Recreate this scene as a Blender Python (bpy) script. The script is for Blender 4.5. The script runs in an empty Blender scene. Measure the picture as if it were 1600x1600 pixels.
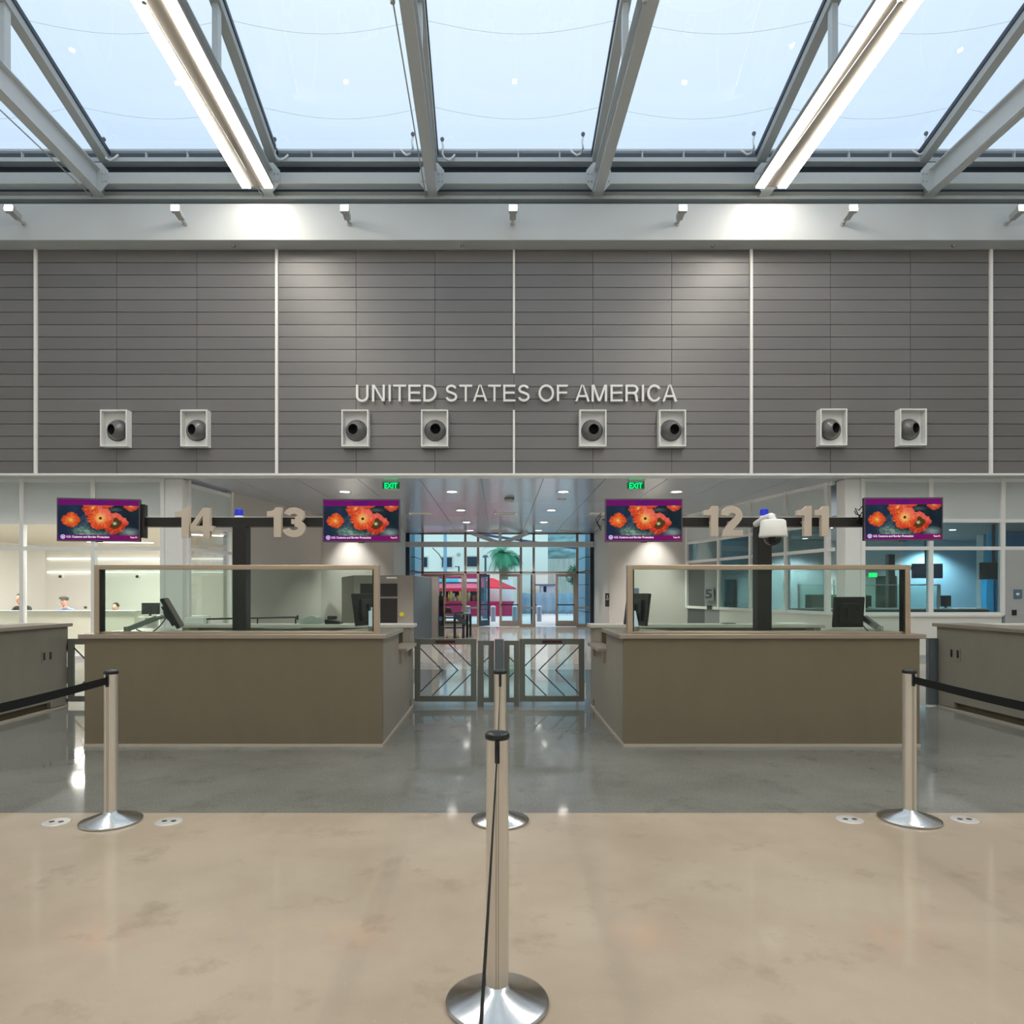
import bpy, bmesh, math, random
from mathutils import Vector, Matrix
random.seed(7)
PI = math.pi
C = bpy.context.scene.collection
SC = bpy.context.scene
# ---------------------------------------------------------------- camera
H0, F0, CX, CY = 1.515, 1080.0, 780.0, 925.0
cam = bpy.data.cameras.new('camera'); cam.sensor_width = 36; cam.lens = 36*F0/1600
cam.shift_x = (800-CX)/1600; cam.shift_y = (CY-800)/1600; cam.clip_end = 400; cam.clip_start = .05
co = bpy.data.objects.new('camera', cam); C.objects.link(co)
co.location = (0, 0, H0); co.rotation_euler = (PI/2, 0, 0); SC.camera = co
# ---------------------------------------------------------------- world, exposure
W = bpy.data.worlds.new('sky'); SC.world = W; W.use_nodes = True
wn, wl = W.node_tree.nodes, W.node_tree.links
wn.clear()
wo = wn.new('ShaderNodeOutputWorld'); wb = wn.new('ShaderNodeBackground')
tc = wn.new('ShaderNodeTexCoord'); sp = wn.new('ShaderNodeSeparateXYZ'); cr = wn.new('ShaderNodeValToRGB')
wl.new(tc.outputs['Generated'], sp.inputs[0]); wl.new(sp.outputs['Z'], cr.inputs[0])
cr.color_ramp.elements[0].position = .0; cr.color_ramp.elements[0].color = (1.15, 1.2, 1.25, 1)
cr.color_ramp.elements[1].position = .70; cr.color_ramp.elements[1].color = (.90, .97, 1.0, 1)
e = cr.color_ramp.elements.new(.5); e.color = (.68, .81, 1.0, 1)
wl.new(cr.outputs[0], wb.inputs[0]); wb.inputs[1].default_value = 1.62
wl.new(wb.outputs[0], wo.inputs[0])
SC.view_settings.view_transform = 'Standard'; SC.view_settings.look = 'None'
SC.view_settings.gamma = 1; SC.view_settings.exposure = 0.0; SC.view_settings.use_curve_mapping = False
L_STRIP = 27.0      # linear fixtures under the roof
L_DOWN = 68.0       # recessed downlights (watts of their spots)
L_OFFICE = 7.0      # office light panels
# ---------------------------------------------------------------- helpers
def PX(px, Y): return (px-CX)*Y/F0
def PZ(py, Y): return H0+(CY-py)*Y/F0
def srgb(r, g, b):
    f = lambda c: (c/255/12.92) if c/255 <= .04045 else ((c/255+.055)/1.055)**2.4
    return (f(r), f(g), f(b), 1)
MATS = {}
def mat(name, col, rough=.5, metal=0., spec=.5, emit=None, es=0., var=.05, scale=8., bump=0., coat=0., stretch=None, contrast=0.):
    if name in MATS: return MATS[name]
    m = bpy.data.materials.new(name); m.use_nodes = True
    n, l = m.node_tree.nodes, m.node_tree.links
    p = n['Principled BSDF']
    p.inputs['Roughness'].default_value = rough; p.inputs['Metallic'].default_value = metal
    p.inputs['Specular IOR Level'].default_value = spec; p.inputs['Coat Weight'].default_value = coat
    p.inputs['Coat Roughness'].default_value = .08
    t = n.new('ShaderNodeTexCoord'); no = n.new('ShaderNodeTexNoise'); no.inputs['Scale'].default_value = scale
    no.inputs['Detail'].default_value = 4
    if stretch:
        mp = n.new('ShaderNodeMapping'); mp.inputs['Scale'].default_value = stretch
        l.new(t.outputs['Object'], mp.inputs[0]); l.new(mp.outputs[0], no.inputs['Vector'])
    else: l.new(t.outputs['Object'], no.inputs['Vector'])
    mx = n.new('ShaderNodeMix'); mx.data_type = 'RGBA'
    c = tuple(col[:3])
    mx.inputs['A'].default_value = tuple(max(0, x*(1-var)) for x in c)+(1,)
    mx.inputs['B'].default_value = tuple(min(1, x*(1+var)) for x in c)+(1,)
    fo = no.outputs['Fac']
    if contrast:
        cq = n.new('ShaderNodeMapRange'); cq.inputs['From Min'].default_value = .5-contrast; cq.inputs['From Max'].default_value = .5+contrast
        l.new(fo, cq.inputs[0]); fo = cq.outputs[0]
    l.new(fo, mx.inputs['Factor']); l.new(mx.outputs['Result'], p.inputs['Base Color'])
    if bump:
        b = n.new('ShaderNodeBump'); b.inputs['Strength'].default_value = bump; b.inputs['Distance'].default_value = .01
        l.new(no.outputs['Fac'], b.inputs['Height']); l.new(b.outputs[0], p.inputs['Normal'])
    if emit:
        p.inputs['Emission Color'].default_value = tuple(emit[:3])+(1,); p.inputs['Emission Strength'].default_value = es
    MATS[name] = m; return m
def glass(name, tint, refl=1.0, haze=0.0, hcol=(.8, .85, .85, 1), rough=.02, bump=0.):
    m = bpy.data.materials.new(name); m.use_nodes = True
    n, l = m.node_tree.nodes, m.node_tree.links; n.clear()
    o = n.new('ShaderNodeOutputMaterial'); tr = n.new('ShaderNodeBsdfTransparent'); gl = n.new('ShaderNodeBsdfGlossy')
    tr.inputs[0].default_value = tint; gl.inputs['Roughness'].default_value = rough
    fr = n.new('ShaderNodeFresnel'); fr.inputs[0].default_value = 1.5
    mu = n.new('ShaderNodeMath'); mu.operation = 'MULTIPLY'; mu.inputs[1].default_value = refl
    l.new(fr.outputs[0], mu.inputs[0]); mx = n.new('ShaderNodeMixShader')
    l.new(mu.outputs[0], mx.inputs[0]); l.new(gl.outputs[0], mx.inputs[2])
    if haze:
        di = n.new('ShaderNodeBsdfDiffuse'); tl = n.new('ShaderNodeBsdfTranslucent')
        di.inputs[0].default_value = hcol; tl.inputs[0].default_value = hcol
        m2 = n.new('ShaderNodeMixShader'); m2.inputs[0].default_value = .5
        l.new(di.outputs[0], m2.inputs[1]); l.new(tl.outputs[0], m2.inputs[2])
        m3 = n.new('ShaderNodeMixShader'); m3.inputs[0].default_value = haze
        l.new(tr.outputs[0], m3.inputs[1]); l.new(m2.outputs[0], m3.inputs[2]); l.new(m3.outputs[0], mx.inputs[1])
    else: l.new(tr.outputs[0], mx.inputs[1])
    l.new(mx.outputs[0], o.inputs[0]); MATS[name] = m; return m
def emis(name, col, s):
    if name in MATS: return MATS[name]
    m = bpy.data.materials.new(name); m.use_nodes = True
    n, l = m.node_tree.nodes, m.node_tree.links; n.clear()
    o = n.new('ShaderNodeOutputMaterial'); em = n.new('ShaderNodeEmission')
    em.inputs[0].default_value = tuple(col[:3])+(1,); em.inputs[1].default_value = s
    l.new(em.outputs[0], o.inputs[0]); MATS[name] = m; return m

class MB:
    def __init__(s): s.v = []; s.f = []; s.mi = []; s.cur = 0; s.sm = []; s.smooth = False
    def m(s, i): s.cur = i; return s
    def add(s, vs, fs):
        b = len(s.v); s.v += [tuple(v) for v in vs]
        for f in fs: s.f.append(tuple(b+i for i in f)); s.mi.append(s.cur); s.sm.append(s.smooth)
        return s
    def box(s, x0, x1, y0, y1, z0, z1):
        if x0 > x1: x0, x1 = x1, x0
        if y0 > y1: y0, y1 = y1, y0
        if z0 > z1: z0, z1 = z1, z0
        return s.add([(x0,y0,z0),(x1,y0,z0),(x1,y1,z0),(x0,y1,z0),(x0,y0,z1),(x1,y0,z1),(x1,y1,z1),(x0,y1,z1)],
            [(0,3,2,1),(4,5,6,7),(0,1,5,4),(1,2,6,5),(2,3,7,6),(3,0,4,7)])
    def beam(s, a, b, w, h, up=(0,0,1)):
        a, b = Vector(a), Vector(b); d = (b-a).normalized(); u = Vector(up)
        if abs(d.dot(u)) > .99: u = Vector((0,1,0))
        sx = d.cross(u).normalized(); uz = sx.cross(d).normalized()
        vs = []
        for p in (a, b):
            for (i, j) in ((-1,-1),(1,-1),(1,1),(-1,1)): vs.append(p+sx*(i*w/2)+uz*(j*h/2))
        return s.add(vs, [(0,1,2,3),(7,6,5,4),(0,4,5,1),(1,5,6,2),(2,6,7,3),(3,7,4,0)])
    def cyl(s, a, b, r0, r1=None, n=20, caps=True):
        r1 = r0 if r1 is None else r1
        a, b = Vector(a), Vector(b); d = (b-a).normalized(); u = Vector((0,0,1)) if abs(d.z) < .9 else Vector((1,0,0))
        x = d.cross(u).normalized(); y = d.cross(x)
        vs = [a+(x*math.cos(2*PI*i/n)+y*math.sin(2*PI*i/n))*r0 for i in range(n)]+[b+(x*math.cos(2*PI*i/n)+y*math.sin(2*PI*i/n))*r1 for i in range(n)]
        sm = s.smooth; s.smooth = True
        s.add(vs, [(i, (i+1)%n, n+(i+1)%n, n+i) for i in range(n)]); s.smooth = False
        if caps:
            if r0 > 1e-4: s.add(vs[:n], [tuple(range(n))[::-1]])
            if r1 > 1e-4: s.add(vs[n:], [tuple(range(n))])
        s.smooth = sm; return s
    def lathe(s, prof, c=(0,0,0), n=32, axis='z', smooth=True):
        vs = []
        for r, z in prof:
            for i in range(n):
                a = 2*PI*i/n; p = (r*math.cos(a), r*math.sin(a), z)
                if axis == 'y': p = (p[0], p[2], p[1])
                vs.append((p[0]+c[0], p[1]+c[1], p[2]+c[2]))
        fs = []
        for k in range(len(prof)-1):
            for i in range(n):
                q = (k*n+i, k*n+(i+1)%n, (k+1)*n+(i+1)%n, (k+1)*n+i)
                fs.append(q if axis == 'z' else q[::-1])
        sm = s.smooth; s.smooth = smooth; s.add(vs, fs); s.smooth = sm; return s
    def ball(s, c, r, n=16, sc=(1,1,1), a0=0., a1=PI):
        prof = []; m = max(4, n//2)
        vs = []
        for k in range(m+1):
            t = a0+(a1-a0)*k/m
            for i in range(n):
                a = 2*PI*i/n
                vs.append((c[0]+sc[0]*r*math.sin(t)*math.cos(a), c[1]+sc[1]*r*math.sin(t)*math.sin(a), c[2]+sc[2]*r*math.cos(t)))
        sm = s.smooth; s.smooth = True
        s.add(vs, [(k*n+i, (k+1)*n+i, (k+1)*n+(i+1)%n, k*n+(i+1)%n) for k in range(m) for i in range(n)])
        s.smooth = sm; return s
    def tube(s, pts, r, n=8):
        pts = [Vector(p) for p in pts]; rings = []
        sm = s.smooth; s.smooth = True; vs = []
        for k, p in enumerate(pts):
            d = (pts[min(k+1, len(pts)-1)]-pts[max(k-1, 0)]).normalized()
            u = Vector((0,0,1)) if abs(d.z) < .9 else Vector((1,0,0))
            x = d.cross(u).normalized(); y = d.cross(x); rr = r[k] if isinstance(r, (list, tuple)) else r
            vs += [p+(x*math.cos(2*PI*i/n)+y*math.sin(2*PI*i/n))*rr for i in range(n)]
        s.add(vs, [(k*n+i, k*n+(i+1)%n, (k+1)*n+(i+1)%n, (k+1)*n+i) for k in range(len(pts)-1) for i in range(n)])
        s.smooth = False
        s.add(vs[:n], [tuple(range(n))[::-1]]); s.add(vs[-n:], [tuple(range(n))]); s.smooth = sm; return s
    def prism(s, poly, y0, y1):          # polygon in x,z extruded along y
        n = len(poly)
        vs = [(x, y0, z) for x, z in poly]+[(x, y1, z) for x, z in poly]
        return s.add(vs, [tuple(range(n)), tuple(range(n, 2*n))[::-1]]+[(i, n+i, n+(i+1)%n, (i+1)%n) for i in range(n)])
    def slab(s, poly, z0, z1):           # polygon in x,y extruded along z
        n = len(poly)
        vs = [(x, y, z0) for x, y in poly]+[(x, y, z1) for x, y in poly]
        return s.add(vs, [tuple(range(n))[::-1], tuple(range(n, 2*n))]+[(i, (i+1)%n, n+(i+1)%n, n+i) for i in range(n)])
    def ribbon(s, pts, w, y0, y1):       # stroke in x,z extruded along y
        L, R = [], []
        for k, (x, z) in enumerate(pts):
            a = pts[max(0, k-1)]; b = pts[min(len(pts)-1, k+1)]
            dx, dz = b[0]-a[0], b[1]-a[1]; q = math.hypot(dx, dz) or 1
            L.append((x-dz/q*w/2, z+dx/q*w/2)); R.append((x+dz/q*w/2, z-dx/q*w/2))
        for k in range(len(pts)-1): s.prism([R[k], R[k+1], L[k+1], L[k]], y0, y1)
        return s
    def build(s, name, mats, parent=None, bevel=0., origin=None, label=None, fix=True):
        me = bpy.data.meshes.new(name)
        if parent is not None:
            root = parent
            while root.parent: root = root.parent
            off = Vector(root.location)
        elif origin is not None: off = Vector(origin)
        else:
            xs, ys, zs = zip(*s.v); off = Vector(((min(xs)+max(xs))/2, (min(ys)+max(ys))/2, min(zs)))
        me.from_pydata([tuple(Vector(v)-off) for v in s.v], [], s.f)
        if not isinstance(mats, (list, tuple)): mats = [mats]
        for mm in mats: me.materials.append(mm)
        for p, i, sm in zip(me.polygons, s.mi, s.sm): p.material_index = i; p.use_smooth = sm
        if fix:
            bm = bmesh.new(); bm.from_mesh(me); bmesh.ops.recalc_face_normals(bm, faces=bm.faces); bm.to_mesh(me); bm.free()
        me.update()
        o = bpy.data.objects.new(name, me); C.objects.link(o)
        if parent is not None: o.parent = parent
        else: o.location = off
        if bevel:
            b = o.modifiers.new('bevel', 'BEVEL'); b.width = bevel; b.segments = 2; b.limit_method = 'ANGLE'
        if label: o['label'] = label
        return o
def thing(name, label, cat, loc, group=None):
    o = bpy.data.objects.new(name, None); C.objects.link(o); o.location = loc; o.empty_display_size = .1
    o['label'] = label; o['category'] = cat
    if group: o['group'] = group
    return o
def tag(o, label, cat, group=None, kind=None):
    o['label'] = label; o['category'] = cat
    if group: o['group'] = group
    if kind: o['kind'] = kind
    return o
def struct(o): o['kind'] = 'structure'; return o
def copy_tree(o, loc=None, label=None, parent=None):
    c = o.copy(); C.objects.link(c)
    if parent is not None: c.parent = parent
    if loc is not None: c.location = loc
    if label: c['label'] = label
    for ch in list(o.children): copy_tree(ch, None, None, c)
    return c
def text_mb(body, size, ext, bold=0.):
    cu = bpy.data.curves.new('t', 'FONT'); cu.body = body; cu.size = size; cu.extrude = ext/2; cu.offset = bold
    cu.resolution_u = 4
    o = bpy.data.objects.new('t', cu); C.objects.link(o)
    bpy.context.view_layer.update()
    me = o.to_mesh()
    vs = [(v.co.x, -v.co.z, v.co.y) for v in me.vertices]; fs = [tuple(p.vertices) for p in me.polygons]
    o.to_mesh_clear(); bpy.data.objects.remove(o); bpy.data.curves.remove(cu)
    return vs, fs
def fit(vs, x0, x1, z0, z1, y):
    xs = [v[0] for v in vs]; zs = [v[2] for v in vs]
    ax, bx, az, bz = min(xs), max(xs), min(zs), max(zs)
    return [(x0+(v[0]-ax)/(bx-ax)*(x1-x0), y+v[1], z0+(v[2]-az)/(bz-az)*(z1-z0)) for v in vs]
# ---------------------------------------------------------------- materials
M_alu = mat('painted_steel_grey', srgb(200,205,207), .45, .0, .5, var=.04)
M_steel = mat('roof_steel', srgb(176,180,178), .5, 0, .5, var=.05)
M_dark = mat('dark_gasket', srgb(52,64,78), .5, 0, .4)
M_fascia = mat('fascia_panel', srgb(200,204,206), .38, 0, .5, var=.02, scale=2)
M_white = mat('white_wall_paint', srgb(228,226,220), .7, 0, .3, var=.02, scale=1.5)
M_wframe = mat('window_frame_white', srgb(238,238,236), .45, 0, .5, var=.02)
M_black = mat('black_satin', srgb(34,32,30), .45, 0, .5, var=.1)
M_plastic = mat('black_plastic', srgb(26,30,32), .35, 0, .5)
M_booth = mat('booth_laminate', srgb(124,114,94), .42, 0, .45, var=.09, scale=5, stretch=(1, 1, .35))
M_boothside = mat('booth_side_laminate', srgb(146,140,128), .42, 0, .45, var=.09, scale=5, stretch=(1, 1, .35))
M_top = mat('countertop_champagne', srgb(172,160,147), .3, .55, .5, var=.05, stretch=(1, 12, 12))
M_ltrim = mat('kick_trim', srgb(190,180,166), .5)
M_frame = mat('champagne_frame', srgb(198,180,158), .28, .75, .5, var=.05, stretch=(.5, 8, 8))
M_pole = mat('stanchion_satin', srgb(222,216,206), .33, .7, .5, var=.03, stretch=(6, 6, .5), scale=30)
M_chrome = mat('brushed_base', srgb(205,205,206), .22, 1., .5, var=.06, scale=25)
M_belt = mat('black_belt_webbing', srgb(28,30,32), .75, 0, .2, scale=80)
M_gate = mat('gate_grey_green', srgb(112,116,108), .4, .2, .5, var=.04)
M_gatepost = mat('gate_post_blue_grey', srgb(105,114,120), .35, .3, .5)
M_digit = mat('beige_digit', srgb(214,200,184), .6, 0, .3, var=.02)
M_letter = mat('brushed_white_letter', srgb(248,247,243), .5, 0, .4, var=.02)
M_ceil = mat('metal_ceiling', srgb(162,168,180), .17, 0, .7, var=.02, scale=1.2)
M_hallwall = mat('hall_wall_paint', srgb(196,192,186), .6, 0, .3, var=.02, scale=1)
M_blueglass = mat('blue_lens', srgb(30,50,190), .15, 0, .6, emit=srgb(30,50,200), es=.3)
M_green = emis('exit_green', (0.0, 1.0, .22), 1.6)
M_strip = emis('linear_diffuser', (1.0, .93, .82), L_STRIP)
M_spotlens = emis('spot_lens', (1.0, .92, .8), 26)
M_down = emis('downlight_lens', (1.0, .95, .88), 8)
M_office = emis('office_panel', (1.0, .96, .92), L_OFFICE)
G_film = glass('skylight_film', (.60, .655, .69, 1), .8, .10, (.9, .93, .95, 1), .01)
G_booth = glass('booth_glass', (.84, .91, .87, 1), .5)
G_win = glass('office_glass', (.92, .94, .92, 1), .6)
G_winblue = glass('office_glass_blue', (.76, .88, .91, 1), .7)
G_frost = glass('frosted_pane', (.35, .38, .38, 1), .5, .96, (.95, .99, .98, 1), .2)
G_door = glass('door_glass', (.84, .98, 1, 1), .6)
G_dome = glass('dome_glass', (.6, .62, .64, 1), 1.5)

# cladding: random tone per board
M_clad = mat('cladding_board', srgb(112,109,109), .37, 0, .95, var=.05, scale=3, stretch=(.3, 1, 14), bump=.05)
nt = M_clad.node_tree; n, l = nt.nodes, nt.links
p = n['Principled BSDF']; g = n.new('ShaderNodeNewGeometry'); mr = n.new('ShaderNodeMapRange')
mr.inputs['To Min'].default_value = .91; mr.inputs['To Max'].default_value = 1.07
l.new(g.outputs['Random Per Island'], mr.inputs[0])
src = p.inputs['Base Color'].links[0].from_socket
vm = n.new('ShaderNodeVectorMath'); vm.operation = 'SCALE'
l.new(src, vm.inputs[0]); l.new(mr.outputs[0], vm.inputs['Scale']); l.new(vm.outputs[0], p.inputs['Base Color'])

# floor: polished concrete, bands set by position
M_floor = bpy.data.materials.new('polished_concrete'); M_floor.use_nodes = True
n, l = M_floor.node_tree.nodes, M_floor.node_tree.links; p = n['Principled BSDF']
t = n.new('ShaderNodeTexCoord'); s3 = n.new('ShaderNodeSeparateXYZ'); l.new(t.outputs['Object'], s3.inputs[0])
def noise(scale, det=5, rough=.55):
    q = n.new('ShaderNodeTexNoise'); q.inputs['Scale'].default_value = scale; q.inputs['Detail'].default_value = det
    q.inputs['Roughness'].default_value = rough; l.new(t.outputs['Object'], q.inputs['Vector']); return q
def mixc(a, b, f):
    q = n.new('ShaderNodeMix'); q.data_type = 'RGBA'
    for k, v in (('A', a), ('B', b)):
        if isinstance(v, tuple): q.inputs[k].default_value = v
        else: l.new(v, q.inputs[k])
    l.new(f, q.inputs['Factor']); return q.outputs['Result']
def ramp(f, a, b):
    q = n.new('ShaderNodeMapRange'); q.inputs['From Min'].default_value = a; q.inputs['From Max'].default_value = b
    l.new(f, q.inputs[0]); return q.outputs[0]
n1 = noise(.9); n2 = noise(90, 2); n3 = noise(2.6, 8, .65)
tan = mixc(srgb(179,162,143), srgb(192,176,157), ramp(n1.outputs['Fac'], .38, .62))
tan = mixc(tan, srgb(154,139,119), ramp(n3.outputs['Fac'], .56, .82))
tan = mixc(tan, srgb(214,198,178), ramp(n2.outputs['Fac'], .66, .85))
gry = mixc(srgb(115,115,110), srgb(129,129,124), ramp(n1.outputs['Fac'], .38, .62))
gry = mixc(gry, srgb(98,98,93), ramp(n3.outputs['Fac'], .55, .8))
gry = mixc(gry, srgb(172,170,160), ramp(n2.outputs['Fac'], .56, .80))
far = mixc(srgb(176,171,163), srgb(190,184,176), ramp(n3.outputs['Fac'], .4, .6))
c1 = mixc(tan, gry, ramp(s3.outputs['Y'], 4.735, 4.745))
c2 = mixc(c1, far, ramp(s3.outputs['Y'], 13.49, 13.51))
l.new(c2, p.inputs['Base Color'])
rr = n.new('ShaderNodeMapRange'); rr.inputs['To Min'].default_value = .02; rr.inputs['To Max'].default_value = .12
l.new(n3.outputs['Fac'], rr.inputs[0]); l.new(rr.outputs[0], p.inputs['Roughness'])
bp = n.new('ShaderNodeBump'); bp.inputs['Strength'].default_value = .05; bp.inputs['Distance'].default_value = .02
nb = noise(1.7, 2); l.new(nb.outputs['Fac'], bp.inputs['Height']); l.new(bp.outputs[0], p.inputs['Normal'])
p.inputs['Specular IOR Level'].default_value = .62

# ================================================================ STRUCTURE
XL, XR = -13.5, 14.2
ZC = 4.07
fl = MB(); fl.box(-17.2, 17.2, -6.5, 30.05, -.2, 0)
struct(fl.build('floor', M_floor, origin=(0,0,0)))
# hall shell
b = MB(); b.box(XL-.3, XL, -6.5, 15.3, 0, 16.6); struct(b.build('wall_left', M_white))
b = MB(); b.box(XR, XR+.3, -6.5, 15.3, 0, 16.6); struct(b.build('wall_right', M_white))
b = MB(); b.box(XL, XR, -6.8, -6.5, 0, 16.6); struct(b.build('wall_rear', M_white))
# bulkhead with its boards
b = MB()
b.box(XL-3.7, XR+3, 15.14, 15.56, ZC, 9.0); b.box(XL-3.7, XR+3, 15.34, 15.56, 9.0, 11.35)
struct(b.build('wall_back', M_alu))
jx = [-15.3, -10.095, -4.845, .321, 5.487, 10.71, 15.9]
b = MB(); rows = 18; hh = .2708; z0 = 4.098
bd = []
for k in range(len(jx)-1):
    for t_ in range(3):
        xa = jx[k]+(jx[k+1]-jx[k])*t_/3; xb = jx[k]+(jx[k+1]-jx[k])*(t_+1)/3
        if xb < XL or xa > XR: continue
        for r in range(rows):
            b.box(max(xa, XL)+.004, min(xb, XR)-.004, 15.08, 15.125, z0+r*hh+.007, z0+(r+1)*hh-.006)
cl = b.build('wall_front', M_clad); struct(cl)
b = MB(); b.box(XL, XR, 15.121, 15.14, ZC+.01, 8.98); struct(b.build('wall_backing', M_black))
b = MB(); b.box(XL, XR, 15.04, 15.14, ZC-.012, ZC+.028); struct(b.build('trim_1', M_letter))
k = 2
for x in jx[1:-1]:
    b = MB()
    if abs(x-.321) < .1: b.box(x-.022, x+.022, 15.05, 15.12, ZC+.028, 5.48); b.box(x-.022, x+.022, 15.05, 15.12, 6.28, 8.975)
    else: b.box(x-.03, x+.03, 15.03, 15.12, ZC+.028, 8.975)
    struct(b.build('trim_%d' % k, M_letter)); k += 1
b = MB(); b.box(XL, XR, 14.66, 15.33, 8.98, 9.75); struct(b.build('trim_7', M_fascia, bevel=.008))
# steel edge beams above the fascia
b = MB(); b.box(XL, XR, 14.85, 15.18, 9.998, 10.03); b.box(XL, XR, 14.98, 15.02, 10.0, 10.19); b.box(XL, XR, 14.85, 15.18, 9.96, 9.998)
struct(b.build('trim_8', M_steel))
b = MB(); b.box(XL, XR, 14.70, 14.92, 10.199, 10.444); struct(b.build('trim_9', M_alu, bevel=.01))
b = MB(); b.box(XL, XR, 15.0, 15.2, 10.86, 10.95); b.box(XL, XR, 15.02, 15.10, 11.10, 11.145)
x = XL+.4
while x < XR: b.box(x, x+.03, 15.03, 15.09, 10.95, 11.11); x += .9
struct(b.build('trim_10', M_alu))
b = MB(); b.box(XL, XR, 15.22, 15.33, 9.75, 11.2); b.cyl((XL, 15.12, 10.62), (XR, 15.12, 10.62), .05, n=10)
struct(b.build('trim_11', M_dark))

# ---- roof trusses and skylight
def shear(Y): return (14.98-Y)*.018
SL = .237
def gz(Y): return 11.13+SL*(15.05-Y)
TX = [-12.13, -8.57, -4.92, -1.43, 2.11, 5.69, 9.22, 12.8]
tnames = {-8.57: 'roof truss over the far left of the wall, clear of any light strip',
          -4.92: 'roof truss directly above the left light strip',
          -1.43: 'roof truss between the left light strip and the centre of the hall',
          2.11: 'roof truss just right of centre, nearest the right light strip on its left side',
          5.69: 'roof truss directly above the right light strip',
          9.22: 'roof truss over the far right of the wall, clear of any light strip'}
YB = -6.4
for x in TX:
    if x in (-12.13, 12.8): lb = 'roof truss against the side wall, '+('left' if x < 0 else 'right')+' end of the hall'
    else: lb = tnames[x]
    T = thing('roof_truss', lb, 'truss', (x, 14.98, 10.0), 'steel trusses under the skylight')
    xb = x+shear(YB)
    b = MB()
    for dz, w, h in ((.012, .2, .024), (.25, .016, .48), (.488, .2, .024)):
        b.beam((x, 15.0, 10.0+dz), (xb, YB, 10.0+dz), w, h)
    b.build('bottom_chord', M_alu, T)
    b = MB()
    b.beam((x, 15.05, gz(15.05)-.21), (xb, YB, gz(YB)-.21), .18, .16)
    b.build('top_chord', M_steel, T)
    b = MB()
    for s in (-1, 1):
        b.beam((x+s*.085, 15.05, gz(15.05)-.075), (xb+s*.085, YB, gz(YB)-.075), .05, .10)
    b.build('glazing_bar', M_dark, T)
    for Y in (11.9, 8.6, 5.3, 2.0, -1.3, -4.6):
        b = MB(); xs = x+shear(Y); b.box(xs-.05, xs+.05, Y-.08, Y+.08, 10.5, gz(Y)-.28); b.build('strut', M_alu, T)
    b = MB(); pz = 10.33
    b.prism([(x-.26,pz-.14),(x-.12,pz-.3),(x+.12,pz-.3),(x+.26,pz-.14),(x+.26,pz+.14),(x+.12,pz+.3),(x-.12,pz+.3),(x-.26,pz+.14)], 14.672, 14.698)
    b.build('gusset_plate', M_alu, T)
    for sx in (-1, 1):
        for i in (0, 1):
            for j in (-.1, .06):
                b = MB(); bx = x+sx*(.15+.07*i); b.cyl((bx, 14.655, pz+j), (bx, 14.674, pz+j), .016, n=8); b.build('bolt', M_steel, T)
    b = MB(); b.cyl((x-.14, 14.8, 9.97), (x-.16+shear(9.7), 9.7, 9.82), .012, n=6); b.cyl((x-.16+shear(9.7), 9.7, 9.82), (xb-.16, YB, 9.9), .012, n=6)
    b.build('tie_rod', M_steel, T)
    b = MB(); xx = x-.16+shear(9.7); b.cyl((xx, 9.7, 9.78), (xx, 9.7, 10.02), .035, n=10); b.beam((xx, 9.7, 9.99), (xx+.17, 9.7, 9.99), .04, .03); b.build('rod_bracket', M_steel, T)
# skylight film panels, gently sagging pillows
for i in range(len(TX)-1):
    b = MB(); nx, ny = 10, 40; b.smooth = True; vs = []
    for jy in range(ny+1):
        Y = 15.03+(YB-15.03)*jy/ny
        for ix in range(nx+1):
            u = ix/nx; xa = TX[i]+shear(Y)+.02; xb = TX[i+1]+shear(Y)-.02
            v = jy/ny; sag = -.25*math.sin(PI*u)*min(1, (15.03-Y)/.8, (Y-YB)/.8)
            vs.append((xa+(xb-xa)*u, Y, gz(Y)+sag-.03))
    b.add(vs, [(jy*(nx+1)+ix, jy*(nx+1)+ix+1, (jy+1)*(nx+1)+ix+1, (jy+1)*(nx+1)+ix) for jy in range(ny) for ix in range(nx)])
    struct(b.build('window_%d' % (i+1), G_film, fix=False))
# weld seams of the film, as thin tapes
for i in range(len(TX)-1):
    b = MB()
    for Y in (14.0, 12.35, 10.7, 9.05, 7.4):
        pts = []
        for k2 in range(13):
            u = k2/12; xa = TX[i]+shear(Y)+.05; xb = TX[i+1]+shear(Y)-.05
            sag = -.25*math.sin(PI*u)*min(1, (15.03-Y)/.8)
            pts.append((xa+(xb-xa)*u, Y, gz(Y)+sag-.036))
        b.tube(pts, .0028, 4)
    struct(b.build('trim_%d' % (12+i), M_alu))
# air hoses between film and rail
hp = [(157,222,1,'far left truss'),(424,222,1,'truss above the left light strip'),(691,222,1,'truss left of centre, on its right side'),
      (645,214,-1,'truss left of centre, on its left side'),(911,214,-1,'truss right of centre'),(1178,213,-1,'truss above the right light strip'),(1447,213,-1,'far right truss')]
for (px, py, s, lb) in hp:
    Y = 14.9; x = PX(px, Y)+(.07 if px < 500 else 0); z = PZ(py, Y)
    T = thing('air_hose', 'curved white air hose by the '+lb, 'hose', (x, 14.95, 10.96), 'air hoses along the skylight rail')
    b = MB(); b.tube([(x, Y, z), (x+.02*s, Y, z-.1), (x-.0*s, Y, z-.25), (x+.06*s, Y, z-.36), (x+.14*s, Y+.02, z-.38), (x+.22*s, Y+.05, z-.30), (x+.26*s, Y+.09, z-.22)], .022, 8)
    b.build('hose', M_letter, T)
    b = MB(); b.cyl((x, Y, z-.01), (x, Y, z+.05), .022, n=10); b.ball((x, Y, z+.06), .045, 10); b.build('connector', M_dark, T)

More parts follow.
